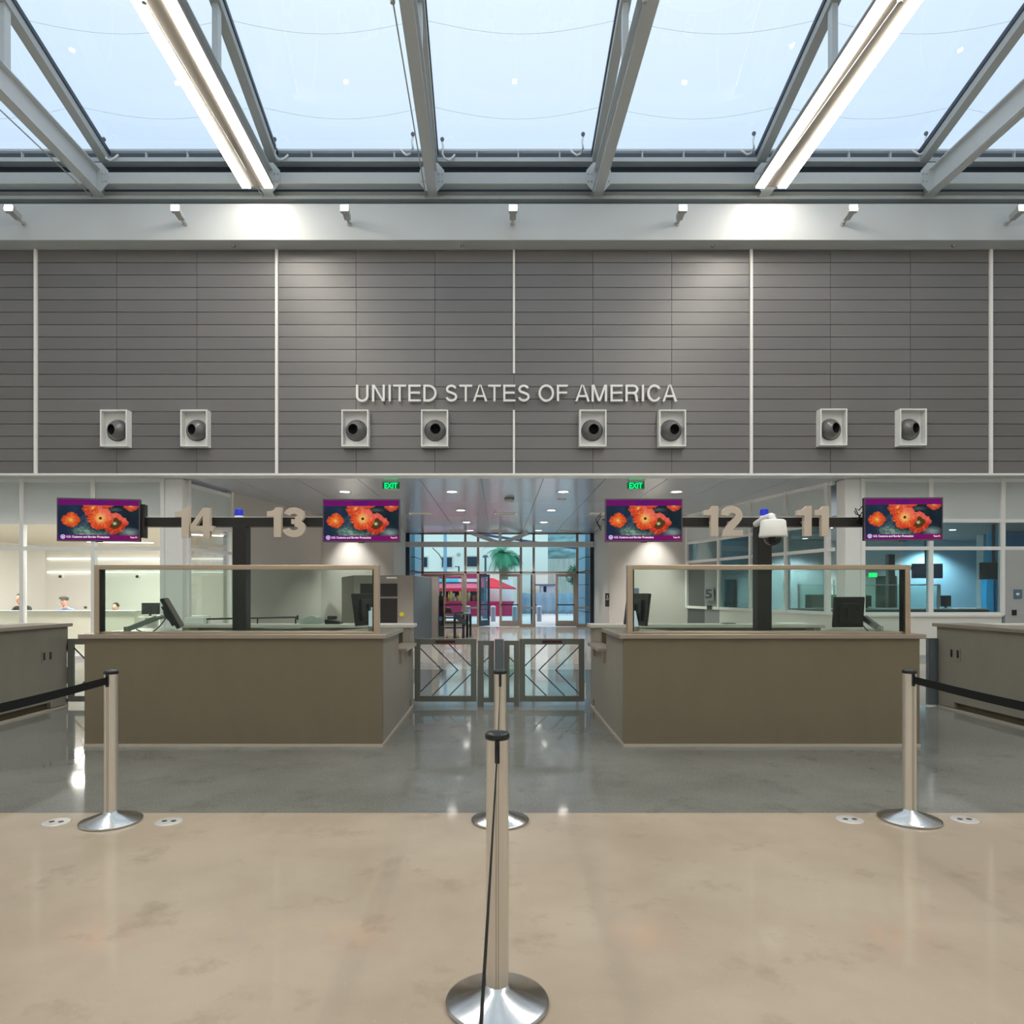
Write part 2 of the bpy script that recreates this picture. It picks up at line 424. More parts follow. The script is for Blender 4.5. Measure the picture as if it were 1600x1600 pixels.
# ---- linear light strips
for (xa, lb) in ((-5.02, 'long twin-tube white light strip under the left roof truss'), (5.65, 'long twin-tube white light strip under the right roof truss')):
    T = thing('linear_light', lb, 'light', (xa, 14.35, 9.9), 'twin light strips under the roof')
    xe = xa+shear(-5)*(1.25 if xa < 0 else .55)
    b = MB(); b.beam((xa, 14.37, 9.955), (xe, -5, 9.955), .24, .05)
    for s in (-1, 1): b.beam((xa+s*.23, 14.37, 9.965), (xe+s*.23, -5, 9.965), .20, .06)
    b.build('housing', mat('fixture_grey', srgb(118,112,104), .5), T)
    for s in (-1, 1):
        b = MB(); b.beam((xa+s*.23, 14.36, 9.915), (xe+s*.23, -5, 9.915), .17, .03); b.build('diffuser', M_strip, T)
# ---- spot lamps on the fascia
xs7 = [PX(q, 14.66) for q in (38, 290, 546, 801, 1058, 1316, 1572)]
nm = ['leftmost spot lamp on the pale fascia, at the picture edge', 'spot lamp on the fascia left of the left light strip', 'spot lamp on the fascia between left light strip and centre',
      'middle spot lamp on the fascia above the centre seam of the wall', 'spot lamp on the fascia between centre and right light strip', 'spot lamp on the fascia right of the right light strip', 'rightmost spot lamp on the pale fascia, at the picture edge']
S0 = None
for x, lb in zip(xs7, nm):
    if S0 is None:
        T = thing('spot_lamp', lb, 'lamp', (x, 14.66, 9.32), 'spot lamps along the fascia'); S0 = T
        b = MB(); b.cyl((x, 14.66, 9.32), (x, 14.63, 9.32), .05, n=16); b.build('wall_plate', M_steel, T)
        b = MB(); b.tube([(x, 14.64, 9.32), (x, 14.5, 9.32), (x, 14.45, 9.36)], .028, 10); b.build('arm', M_steel, T)
        b = MB(); b.beam((x, 14.5, 9.36), (x, 14.2, 9.40), .13, .12); b.beam((x, 14.27, 9.39), (x, 14.19, 9.40), .18, .14); b.build('head', M_steel, T, bevel=.01)
        b = MB(); b.beam((x, 14.195, 9.40), (x, 14.165, 9.405), .15, .11); b.build('lens', M_spotlens, T)
    else: copy_tree(S0, (x, 14.66, 9.32), lb)
# sprinklers on the soffit
for px, lb in ((365, 'between left light strip and far left spot'), (722, 'left of the centre seam'), (1114, 'left of the right light strip'), (1490, 'near the far right seam')):
    x = PX(px, 14.87)
    b = MB(); b.lathe([(0.0, 8.98), (.045, 8.979), (.045, 8.965), (.015, 8.96), (.015, 8.94), (.03, 8.935), (.0, 8.93)], (x, 14.87, 0), 12)
    tag(b.build('sprinkler', M_chrome), 'tiny sprinkler head on the grey soffit '+lb, 'sprinkler', 'sprinkler heads on the soffit')

# ---- air nozzles in the wall
nz = [(184,-.11,-.01,'first','leftmost'),(308,-.09,0,'x','second from left'),(557,-.04,0,'',''),(680,.03,0,'',''),(925,.02,0,'',''),(1048,.04,0,'',''),(1297,.06,0,'',''),(1420,.07,0,'','')]
nl = ['leftmost ball air nozzle in a square metal box, above screen at far left', 'ball air nozzle in a metal box, right one of the far left pair',
      'ball air nozzle below the first letters of the wall lettering, opening turned left', 'ball air nozzle below the letters STATES, opening turned right',
      'ball air nozzle below the gap between OF and AMERICA', 'ball air nozzle below the last letter of the wall lettering',
      'ball air nozzle in a metal box, left one of the far right pair', 'rightmost ball air nozzle in a square metal box']
dirs = [(-.42,-.12),(-.40,-.10),(-.22,-.08),(.16,-.06),(.08,-.10),(.22,-.12),(.42,-.05),(.45,-.05)]
for (px, *_), lb, (dx, dz) in zip(nz, nl, dirs):
    x = PX(px, 15.05); zc = PZ(671.5 if px < 1200 else 670, 15.05); hw, hz = .29, .395
    T = thing('air_nozzle', lb, 'air vent', (x, 15.08, zc-hz), 'ball air nozzles in the board wall')
    b = MB(); t_ = .028; ya, yb = 14.88, 15.079
    b.box(x-hw, x-hw+t_, ya, yb, zc-hz, zc+hz); b.box(x+hw-t_, x+hw, ya, yb, zc-hz, zc+hz)
    b.box(x-hw+t_, x+hw-t_, ya, yb, zc-hz, zc-hz+t_); b.box(x-hw+t_, x+hw-t_, ya, yb, zc+hz-t_, zc+hz)
    b.box(x-hw+t_, x+hw-t_, 15.055, 15.078, zc-hz+t_, zc+hz-t_)
    b.build('box_frame', M_wframe, T)
    d = Vector((dx, -1, dz)).normalized(); R = .205
    rot = Vector((0, 0, 1)).rotation_difference(d).to_matrix()
    cb = Vector((x+.03*(1 if dx < -.3 else (-1 if dx > .3 else 0)), 15.0, zc-.02))
    b = MB(); prof = [(R*math.sin(PI*k/20), R*math.cos(PI*k/20)) for k in range(4, 21)]
    b.lathe(prof, n=32); b.lathe([(.108, .160), (.112, .172), (R*math.sin(PI*4/20), R*math.cos(PI*4/20))], n=32)
    b.v = [tuple(rot @ Vector(v)+cb) for v in b.v]; b.build('ball', mat('nozzle_grey', srgb(112,112,112), .3, .2), T, fix=False)
    b = MB(); b.lathe([(.108, .160), (.10, .0), (.0, -.01)], n=32); b.v = [tuple(rot @ Vector(v)+cb) for v in b.v]
    b.build('throat', mat('nozzle_black', (.004,.004,.004), .7), T, fix=False)
    b = MB(); b.lathe([(R+.008, 0), (R+.03, 0), (R+.03, .012), (R+.008, .012), (R+.008, 0)], n=32)
    b.v = [(v[0]+x, 15.05-v[2], v[1]+zc-.02) for v in b.v]; b.build('mounting_ring', M_gate, T)

# ---- wall lettering
HEL = dict(U=.722,N=.722,I=.278,T=.611,E=.667,D=.722,S=.667,A=.667,O=.778,F=.611,M=.833,R=.722,C=.722)
SB = dict(U=.08,N=.08,I=.09,T=.02,E=.085,D=.085,S=.045,A=.01,O=.04,F=.085,M=.075,R=.085,C=.045)
S = 'UNITED STATES OF AMERICA'; tot = sum(HEL.get(c, .278) for c in S)
Yl = 14.99; xa, xb = PX(553.5, Yl), PX(1058, Yl); u = (xb-xa)/tot; z1, z2 = PZ(627.5, Yl), PZ(601.5, Yl)
T = thing('wall_lettering', 'raised white capital letters reading UNITED STATES OF AMERICA on the grey board wall', 'sign', ((xa+xb)/2, Yl, z1))
cx = xa
def earc(cx_, cz_, rx, rz, a0, a1, n=22): return [(cx_+rx*math.cos(math.radians(a0+(a1-a0)*k/n)), cz_+rz*math.sin(math.radians(a0+(a1-a0)*k/n))) for k in range(n+1)]
def cap_letter(ch, w, H=.718, t=.092):
    """strokes in em units: list of ('r', centre line) ribbons and ('p', polygon)"""
    h = t/2; P = []
    def bar(x0, x1, z0, z1): P.append(('p', [(x0, z0), (x1, z0), (x1, z1), (x0, z1)]))
    if ch == 'U': P.append(('r', [(.085+h, H), (.085+h, .26)]+earc(w/2, .235, w/2-.085-h, .25-h, 180, 360)[1:-1]+[(w-.085-h, .26), (w-.085-h, H)]))
    elif ch == 'N': bar(.08, .08+t, 0, H); bar(w-.08-t, w-.08, 0, H); P.append(('p', [(.08+t*.2, H), (.08+t*1.25, H), (w-.08-t*.2, 0), (w-.08-t*1.25, 0)]))
    elif ch == 'I': bar(w/2-h, w/2+h, 0, H)
    elif ch == 'T': bar(w/2-h, w/2+h, 0, H-t); bar(.02, w-.02, H-t*.9, H)
    elif ch in 'EF':
        bar(.085, .085+t, 0, H); bar(.085+t, w-.04, H-t*.9, H); bar(.085+t, w-.07, H*.53-h, H*.53+h*.8)
        if ch == 'E': bar(.085+t, w-.035, 0, t*.9)
    elif ch == 'D':
        bar(.085, .085+t, 0, H); P.append(('r', [(.085+t, H-h*.9), (.30, H-h*.9)]+earc(.30, H/2, w-.05-h-.30, H/2-h*.9, 90, -90)[1:-1]+[(.30, h*.9), (.085+t, h*.9)]))
    elif ch == 'O': P.append(('r', earc(w/2, H/2, w/2-.045-h, H/2+.008-h*.9, 0, 360, 44)))
    elif ch == 'C': P.append(('r', earc(w/2+.01, H/2, w/2-.045-h, H/2+.008-h*.9, 34, 326, 40)))
    elif ch == 'S': P.append(('r', earc(w/2-.005, .53, .19, .145, 12, 235, 20)+[(w/2-.05, .395), (w/2+.07, .352)]+earc(w/2-.0, .20, .21, .158, 58, -170, 20)))
    elif ch == 'A':
        P.append(('p', [(.01, 0), (.01+t*1.1, 0), (w/2+.0, H), (w/2-t*.55, H)])); P.append(('p', [(w-.01, 0), (w-.01-t*1.1, 0), (w/2-.0, H), (w/2+t*.55, H)])); bar(.17, w-.17, .19, .19+t*.85)
    elif ch == 'M':
        bar(.075, .075+t, 0, H); bar(w-.075-t, w-.075, 0, H)
        P.append(('p', [(.075+t*.2, H), (.075+t*1.3, H), (w/2+t*.5, 0), (w/2-t*.5, 0)])); P.append(('p', [(w-.075-t*.2, H), (w-.075-t*1.3, H), (w/2-t*.5, 0), (w/2+t*.5, 0)]))
    elif ch == 'R':
        bar(.085, .085+t, 0, H); P.append(('r', [(.085+t, H-h*.9), (.42, H-h*.9)]+earc(.42, .52, w-.07-h-.42, H-h*.9-.52, 90, -90)[1:-1]+[(.42, .322+h*.9), (.085+t, .322+h*.9)]))
        P.append(('r', [(.44, .37), (.52, .32), (.565, .22), (.585, .06), (.61, 0)]))
    return P
for ch in S:
    w = HEL.get(ch, .278)
    if ch != ' ':
        b = MB(); sc_ = (z2-z1)/.718; kx = u
        for n_, (kind, pts) in enumerate(cap_letter(ch, w)):
            y_ = Yl-.025-.0009*n_
            q_ = [(cx+p_[0]*kx, z1+p_[1]*sc_) for p_ in pts]
            if kind == 'p': b.prism(q_, y_, Yl+.03)
            else: b.ribbon(q_, .092*sc_, y_, Yl+.03)
        b.build('letter', M_letter, T)
    cx += w*u
b = MB()
cx = xa
for ch in S:
    w = HEL.get(ch, .278)*u
    if ch != ' ': b.cyl((cx+w*.5, Yl, (z1+z2)/2+.15), (cx+w*.5, 15.082, (z1+z2)/2+.15), .006, n=6)
    cx += w
b.build('mounting_pin', M_steel, T)

# ================================================================ BACK HALL, ROOMS
# ceiling panels with open seams
b = MB()
gx = [-17.2]+[-7.4+1.4*i for i in range(12)]+[17.2]; gy = [15.56, 19.6, 23.2, 26.8, 30.0]
for i in range(len(gx)-1):
    for j in range(4):
        b.box(gx[i]+.006, gx[i+1]-.006, gy[j]+.006, gy[j+1]-.006, ZC, ZC+.03)
struct(b.build('ceiling', M_ceil))
b = MB(); b.box(-17.2, 17.2, 15.56, 30.1, ZC+.035, ZC+.2); struct(b.build('ceiling_backing', M_black))
b = MB(); b.box(XL-3.7, XR+3, 15.1, 15.56, ZC-.002, ZC+.0); 
CLp, CRp = (-7.15, 15.6), (7.80, 15.6)
def slant(a, c, t): return (a[0]+(c[0]-a[0])*t, a[1]+(c[1]-a[1])*t)
LK, LE = (-6.88, 17.7), (-5.9, 22.9)
RE = (6.24, 22.9)
def wallseg(a, c, th, z0, z1, name, m):   # th outward offset to the left of a->c
    d = Vector((c[0]-a[0], c[1]-a[1])).normalized(); nn = Vector((-d.y, d.x))*th
    b = MB(); b.slab([a, c, (c[0]+nn.x, c[1]+nn.y), (a[0]+nn.x, a[1]+nn.y)], z0, z1); return struct(b.build(name, m))
wallseg(LK, LE, .2, 0, ZC, 'wall_left_corridor', M_hallwall)
b = MB(); b.slab([LE, (-3.67, 24.0), (-4.06, 29.95), (-4.4, 29.95), (-4.1, 24.3), (-6.2, 23.2)], 0, ZC); struct(b.build('wall_left_end', M_hallwall))
b = MB(); b.slab([(3.82, 24.0), RE, (6.5, 23.2), (4.3, 24.3), (4.5, 29.95), (4.11, 29.95)], 0, ZC); struct(b.build('wall_right_end', M_hallwall))
# corner columns
for (px0, px1, nm_) in ((258, 286, 'column_left'), (1320, 1344, 'column_right')):
    b = MB(); b.box(PX(px0, 15.6), PX(px1, 15.6), 15.57, 16.0, 0, ZC); struct(b.build(nm_, M_wframe, bevel=.02))
def glazing(num, a, c, stops, zs, gm, z_low=0., th=.09, skip=()):
    """glazed wall from a to c (plan), stops = fractions of verticals, zs = heights of rails; pane rows between rails"""
    A, Cc = Vector((a[0], a[1], 0)), Vector((c[0], c[1], 0))
    root = None
    fr = MB()
    for t in stops:
        q = A.lerp(Cc, t); d = (Cc-A).normalized(); fr.beam((q.x, q.y, z_low), (q.x, q.y, ZC), th, th, up=(-d.y, d.x, 0)) if False else fr.cyl if False else None
        n_ = Vector((-d.y, d.x, 0))
        p1 = q-d*th/2-n_*.06; p2 = q+d*th/2-n_*.06; p3 = q+d*th/2+n_*.06; p4 = q-d*th/2+n_*.06
        fr.slab([(p1.x, p1.y), (p2.x, p2.y), (p3.x, p3.y), (p4.x, p4.y)], z_low, ZC)
    for z in zs: fr.beam((A.x, A.y, z), (Cc.x, Cc.y, z), .08, .08)
    root = struct(fr.build('window_%d' % num, M_wframe))
    lv = sorted(zs)
    for i in range(len(stops)-1):
        for j in range(len(lv)-1):
            if (i, j) in skip: continue
            q0, q1 = A.lerp(Cc, stops[i]), A.lerp(Cc, stops[i+1])
            b = MB(); b.beam((q0.x, q0.y, (lv[j]+lv[j+1])/2), (q1.x, q1.y, (lv[j]+lv[j+1])/2), .012, lv[j+1]-lv[j]-.06)
            m_ = G_frost if j == len(lv)-2 else gm
            o = b.build('pane', m_)
            o.parent = root; o.location = Vector(o.location)-Vector(root.location)
    return root
w0, w1 = -16.9, PX(255, 15.6)
fr = lambda x: (x-w0)/(w1-w0)
glazing(8, (w0, 15.6), (w1, 15.6), [0, fr(-15.6), fr(-13.99), fr(-12.36), fr(-10.745), fr(-9.14), 1], [.04, 2.5, 3.08, ZC-.04], G_win)
glazing(9, (-7.14, 15.75), LK, [0.04, 1], [.04, 2.5, 3.08, ZC-.1], G_win)
w0, w1 = PX(1347, 15.6), 16.9
fr = lambda x: (x-w0)/(w1-w0)
glazing(10, (w0, 15.6), (w1, 15.6), [0, fr(9.72), fr(11.34), fr(12.95), fr(14.6), 1], [1.02, 2.5, 3.12, ZC-.04], G_winblue, z_low=1.0, skip=((2, 0),))
glazing(11, (7.72, 15.95), RE, [0.03, .2475, .474, .714, 1], [1.02, 2.5, 3.12, ZC-.04], G_winblue, z_low=1.0, skip=((3, 0),))
b = MB(); b.box(8.1, 11.3, 15.54, 15.66, 0, .98); b.box(8.1, 11.3, 15.5, 15.70, .96, 1.0); struct(b.build('wall_right_low', M_white))
b = MB(); b.box(11.38, 13.0, 15.54, 15.62, 0, 2.46); b.box(13.0, 17.2, 15.56, 15.66, 0, 2.46); struct(b.build('door_1', mat('door_grey', srgb(176,178,178), .5)))
q0 = slant((7.72, 15.95), RE, 0.0); q1 = slant((7.72, 15.95), RE, .714)
wallseg(q1, q0, .1, 0, .98, 'wall_right_corridor', M_white)
q2 = slant((7.72, 15.95), RE, .99); qm = slant((7.72, 15.95), RE, .84)
d = (Vector(q2)-Vector(q1)).normalized(); nn = Vector((d.y, -d.x))*.05
b = MB(); b.slab([qm, q2, (q2[0]+nn.x, q2[1]+nn.y), (qm[0]+nn.x, qm[1]+nn.y)], 0, 2.28)
D2 = struct(b.build('door_2', mat('door_dark_grey', srgb(86,88,90), .45)))
b = MB(); b.slab([q1, qm, (qm[0]+nn.x, qm[1]+nn.y), (q1[0]+nn.x, q1[1]+nn.y)], 0, 2.46); b.slab([qm, q2, (q2[0]+nn.x, q2[1]+nn.y), (qm[0]+nn.x, qm[1]+nn.y)], 2.3, 2.46)
struct(b.build('wall_door_panel', mat('panel_grey', srgb(150,152,154), .5)))
# baseboards
b = MB(); b.box(8.1, 11.3, 15.52, 15.54, 0, .1); struct(b.build('baseboard_right', M_steel))
# left office
M_cream = mat('office_wall_cream', srgb(238,236,230), .7, 0, .3, var=.02)
M_lceil = mat('office_ceiling_cream', srgb(206,200,184), .7, 0, .3, var=.03)
b = MB(); b.box(-17.2, -6.3, 25.9, 26.1, 0, 3.2); struct(b.build('wall_office_back', M_cream))
b = MB(); b.box(-17.2, -17.0, 15.66, 25.9, 0, 3.2); struct(b.build('wall_office_left', M_cream))
b = MB(); b.slab([(-16.98, 15.7), (-7.35, 15.7), (-7.1, 17.9), (-6.15, 23.1), (-6.3, 25.88), (-16.98, 25.88)], 3.2, 3.3); struct(b.build('ceiling_office', M_lceil))
for (y_, z_, lb) in ((873, PZ(873, 25.8), 'upper'), (894, PZ(894, 25.8), 'lower')):
    b = MB(); b.box(-16.9, -6.6, 25.82, 25.9, z_-.028, z_+.028)
    tag(b.build('cove_light', emis('cove_lens', (1, .98, .88), 1.9)), lb+' long bright light line on the back wall of the left office', 'light')
lab = ['far left corner', 'left window bay', 'middle window bay', 'right window bay', 'corner column']
for i, (x, y, ang) in enumerate(((-14.0, 17.6, .0), (-11.6, 20, .9), (-9.6, 17.3, .2), (-12.6, 23, .2), (-8.3, 20.2, .6))):
    T = thing('ceiling_light', 'slim bright office ceiling light seen through glass, near the '+lab[i], 'light', (x, y, 3.15), 'slim ceiling lights in the left office')
    dx, dy = math.cos(ang), math.sin(ang)
    b = MB(); b.beam((x-dx, y-dy, 3.185), (x+dx, y+dy, 3.185), .3, .03); b.build('housing', M_wframe, T)
    b = MB(); b.beam((x-dx*.98, y-dy*.98, 3.165), (x+dx*.98, y+dy*.98, 3.165), .24, .01); b.build('diffuser', M_office, T)
    ld = bpy.data.lights.new('office_area', 'AREA'); ld.shape = 'RECTANGLE'; ld.size = 1.9; ld.size_y = .24; ld.energy = 155; ld.color = (1, .96, .95)
    lo = bpy.data.objects.new('lamp_light', ld); C.objects.link(lo); lo.parent = T; lo.location = (0, 0, .0); lo.rotation_euler = (0, 0, ang)
def monitor(x, y, zb, yaw, lb, wd=.5, ht=.31, tilt=0., arm=False, group='desk monitors', face=None):
    """face: screen towards local -y after yaw"""
    T = thing('monitor', lb, 'monitor', (x, y, zb), group)
    def tr(v):
        vx, vy, vz = v; ct, st = math.cos(tilt), math.sin(tilt); vy, vz = vy*ct-vz*st, vy*st+vz*ct
        c_, s_ = math.cos(yaw), math.sin(yaw); return (x+vx*c_-vy*s_, y+vx*s_+vy*c_, zb+.04+vz)
    b = MB(); b.box(-wd/2, wd/2, 0, .035, 0, ht); b.box(-wd*.32, wd*.32, .035, .06, ht*.15, ht*.8); b.v = [tr(v) for v in b.v]; b.build('housing', M_plastic, T, bevel=.006)
    b = MB(); b.box(-wd/2+.015, wd/2-.015, -.003, 0, .015, ht-.015); b.v = [tr(v) for v in b.v]; b.build('screen', mat('screen_off', (.01,.012,.02), .08), T)
    b = MB(); b.box(-.12, .12, -.03, .17, 0, .012); b.box(-.03, .03, .065, .09, .012, .26)
    c_, s_ = math.cos(yaw), math.sin(yaw); b.v = [(x+v[0]*c_-v[1]*s_, y+v[0]*s_+v[1]*c_, zb+v[2]) for v in b.v]
    if arm: b.v = [v for v in b.v]
    b.build('stand', M_plastic, T)
    return T
# office service counter
T = thing('service_counter', 'long pale counter behind the office glass where people sit', 'counter', (-13, 18.2, 0))
b = MB(); b.box(-16.8, -9.5, 18.0, 18.1, 0, 1.0); b.box(-9.6, -9.5, 18.1, 19.2, 0, 1.0); b.build('front_panel', mat('counter_cream', srgb(222,219,204), .5), T)
b = MB(); b.box(-16.8, -9.45, 17.95, 18.45, 1.0, 1.03); b.build('countertop', M_steel, T)
T = thing('office_desk', 'low pale desk with monitor in the left office beside the corner column', 'desk', (-8.6, 18.2, 0))
b = MB(); b.box(-9.35, -7.75, 17.9, 18.6, .85, .89); b.build('desktop', M_wframe, T)
for xx in (-9.2, -7.95):
    b = MB(); b.box(xx, xx+.06, 17.95, 18.55, 0, .85); b.build('leg', M_steel, T)
monitor(PX(237, 18.15), 18.15, .89, PI, 'black monitor on the low pale desk in the left office', .5, .3)
# dome cameras on the office wall
for px, lb in ((96, 'behind the person in the flat cap'), (216, 'right of the cap wearer, nearer the corner column')):
    x, z = PX(px, 25.9), PZ(901, 25.9)
    T = thing('wall_camera', 'small round white wall camera '+lb, 'camera', (x, 25.9, z-.12), 'round cameras on the office wall')
    b = MB(); b.cyl((x, 25.899, z), (x, 25.84, z), .1, .09, n=16); b.build('mount', M_letter, T)
    b = MB(); b.ball((x-.01, 25.83, z), .055, 14); b.build('lens', M_plastic, T)
x, z = PX(134, 25.9), PZ(949, 25.9)
b = MB(); b.box(x-.05, x+.05, 25.86, 25.899, z-.04, z+.04); b.box(x-.02, x+.02, 25.85, 25.86, z-.02, z+.02)
tag(b.build('wall_switch', M_gate), 'small dark switch on the cream office wall right of the person in the flat cap', 'switch')

# ---- people behind the counter
def person(x, y, head_top, label, shirt, hair, skin, cap=None, lean=0., hair_long=False):
    T = thing('person', label, 'person', (x, y, 0))
    hz = head_top-.13
    def skinm(name, verts, edges, radii, m, par, sub=2):
        me = bpy.data.meshes.new(name); me.from_pydata([tuple(Vector(v)) for v in verts], edges, [])
        o = bpy.data.objects.new(name, me); C.objects.link(o)
        o.modifiers.new('s', 'SKIN')
        for i_, r in enumerate(radii): me.skin_vertices[0].data[i_].radius = r if isinstance(r, tuple) else (r, r)
        me.skin_vertices[0].data[0].use_root = True
        ss = o.modifiers.new('u', 'SUBSURF'); ss.levels = sub; ss.render_levels = sub
        dg = bpy.context.evaluated_depsgraph_get(); nm2 = bpy.data.meshes.new_from_object(o.evaluated_get(dg))
        bpy.data.objects.remove(o); o = bpy.data.objects.new(name, nm2); C.objects.link(o); nm2.materials.clear(); nm2.materials.append(m)
        for p_ in nm2.polygons: p_.use_smooth = True
        o.parent = par; return o
    s = .50; sh = hz-.23
    # body: pelvis, spine, neck, arms reaching forward to the counter, legs bent on the chair
    V = [(0,.02,s), (0,.02,s+.2), (0,-.0,sh-.05), (lean,-.03,sh+.06), (lean,-.05,sh+.12),
         (-.19,-.0,sh-.02), (-.25,-.12,sh-.22), (-.12,-.32,sh-.27), (-.04,-.38,sh-.27),
         (.19,-.0,sh-.02), (.25,-.12,sh-.22), (.12,-.32,sh-.27), (.04,-.38,sh-.27),
         (-.1,-.02,s-.01), (-.12,-.36,s+.02), (-.12,-.38,.1), (-.12,-.48,.04),
         (.1,-.02,s-.01), (.12,-.36,s+.02), (.12,-.38,.1), (.12,-.48,.04)]
    E = [(0,1),(1,2),(2,3),(3,4),(2,5),(5,6),(6,7),(7,8),(2,9),(9,10),(10,11),(11,12),(0,13),(13,14),(14,15),(15,16),(0,17),(17,18),(18,19),(19,20)]
    R = [(.15,.12),(.14,.11),(.13,.1),.06,.055,.07,.05,.038,.03,.07,.05,.038,.03,.09,.07,.045,.04,.09,.07,.045,.04]
    skinm('body', V, E, R, shirt, T)
    hx, hy = lean, -.08
    b = MB(); b.ball((hx, hy, hz), .105, 20, (.8, .95, 1.18))
    b.ball((hx, hy-.1, hz-.015), .02, 8, (.8, 1.1, 1.5)); b.ball((hx-.083, hy, hz-.01), .022, 8, (.5, .8, 1.3)); b.ball((hx+.083, hy, hz-.01), .022, 8, (.5, .8, 1.3))
    b.ball((hx, hy-.045, hz-.09), .05, 10, (.95, .9, .7)); b.cyl((hx, hy+.02, hz-.2), (hx, hy+.01, hz-.05), .055, n=12)
    b.v = [(v[0]+x, v[1]+y, v[2]) for v in b.v]
    hd = b.build('head', skin, T)
    b = MB()
    for s_ in (-1, 1): b.ball((hx+s_*.032, hy-.092, hz+.01), .011, 8, (1.2, .6, .8))
    b.v = [(v[0]+x, v[1]+y, v[2]) for v in b.v]; b.build('eye', M_plastic, hd)
    b = MB(); b.ball((hx, hy-.088, hz-.06), .02, 8, (1.3, .5, .3)); b.v = [(v[0]+x, v[1]+y, v[2]) for v in b.v]; b.build('mouth', mat('lip', srgb(170,100,92), .5), hd)
    b = MB(); b.ball((hx, hy+.012, hz+.018), .112, 18, (.84, .98, 1.16), 0, PI*.50 if not hair_long else PI*.62)
    b.v = [(v[0]+x, v[1]+y+.012, v[2]) for v in b.v]; b.build('hair', hair, hd)
    if cap:
        b = MB(); b.ball((hx, hy-.01, hz+.075), .125, 20, (.92, 1.12, .55), 0, PI*.55); b.ball((hx, hy-.12, hz+.07), .07, 14, (1, .8, .16))
        b.v = [(v[0]+x, v[1]+y, v[2]) for v in b.v]; b.build('flat_cap', cap, T)
    for s_ in (-1, 1):
        hb = MB(); cx_, cy_, cz_ = s_*.05, -.42, sh-.27
        hb.ball((cx_, cy_, cz_), .04, 10, (.9, 1.1, .5))
        for k_, ln in enumerate((.05, .06, .055, .045)):
            hb.tube([(cx_-s_*(.025-.017*k_), cy_-.03, cz_), (cx_-s_*(.025-.017*k_), cy_-.03-ln*.6, cz_-.002), (cx_-s_*(.025-.017*k_), cy_-.03-ln, cz_-.014)], [.009, .008, .006], 6)
        hb.tube([(cx_-s_*.03, cy_+.01, cz_), (cx_-s_*.055, cy_-.015, cz_), (cx_-s_*.06, cy_-.035, cz_-.005)], [.011, .009, .007], 6)
        hb.v = [(v[0]+x, v[1]+y, v[2]) for v in hb.v]; hb.build('hand', skin, T)
    ch = thing('office_chair', 'black office chair under the person '+{'p': 'in black clothes', 'g': 'in the grey flat cap', 'o': 'in the orange top'}['g' if cap else ('o' if 'orange' in label else 'p')], 'chair', (x, y+.05, 0), 'chairs behind the office counter')
    b = MB(); b.box(x-.23, x+.23, y-.2, y+.28, .32, .375); b.build('seat', M_black, ch, bevel=.02)
    b = MB(); b.box(x-.2, x+.2, y+.25, y+.3, .5, .85); b.box(x-.03, x+.03, y+.27, y+.3, .34, .5); b.build('backrest', M_black, ch, bevel=.01)
    b = MB(); b.cyl((x, y+.04, .03), (x, y+.04, .32), .03, n=10)
    for k_ in range(5):
        a_ = 2*PI*k_/5; b.beam((x, y+.04, .05), (x+.26*math.cos(a_), y+.04+.26*math.sin(a_), .03), .04, .03); b.ball((x+.26*math.cos(a_), y+.04+.26*math.sin(a_), .025), .025, 8)
    b.build('base', M_black, ch)
skin1 = mat('skin_warm', srgb(222,170,150), .55); skin2 = mat('skin_light', srgb(230,180,160), .55)
hair_d = mat('hair_dark', srgb(40,32,30), .7); hair_g = mat('hair_grey', srgb(110,106,100), .7)
person(PX(31.5, 18.75), 18.85, PZ(928, 18.75), 'person in black clothes leaning over the counter, dark hair, half hidden by a window frame', mat('cloth_black', srgb(36,36,40), .8), hair_d, skin1, lean=-.03)
person(PX(99.5, 18.75), 18.85, PZ(932, 18.75), 'person in a grey flat cap and light blue shirt sitting behind the counter', mat('cloth_blue', srgb(140,160,205), .8), hair_g, skin2, cap=mat('cap_tweed', srgb(84,86,76), .9))
person(PX(183, 20.5), 20.6, PZ(942, 20.5), 'person with dark hair and orange top bending low beyond the counter', mat('cloth_orange', srgb(236,160,110), .8), hair_d, skin1, lean=-.06)

# ---- right office
M_cyan = mat('office_wall_pale_blue', srgb(196,208,208), .7, 0, .3, var=.02)
M_bluew = mat('office_wall_blue', srgb(160,200,216), .7, 0, .3, var=.03)
b = MB(); b.box(6.5, 13.2, 22.6, 22.8, 0, 3.2); struct(b.build('wall_office_rear', M_cyan))
b = MB(); b.box(17.0, 17.2, 15.66, 22.6, 0, 3.2); b.box(13.2, 17.0, 22.6, 22.8, 0, 3.2); struct(b.build('wall_office_right', M_bluew))
b = MB(); b.slab([(8.0, 15.7), (16.98, 15.7), (16.98, 24.2), (6.35, 24.2), (6.35, 23.2)], 3.2, 3.3); struct(b.build('ceiling_office_right', mat('ceiling_slate', srgb(120,128,130), .6)))
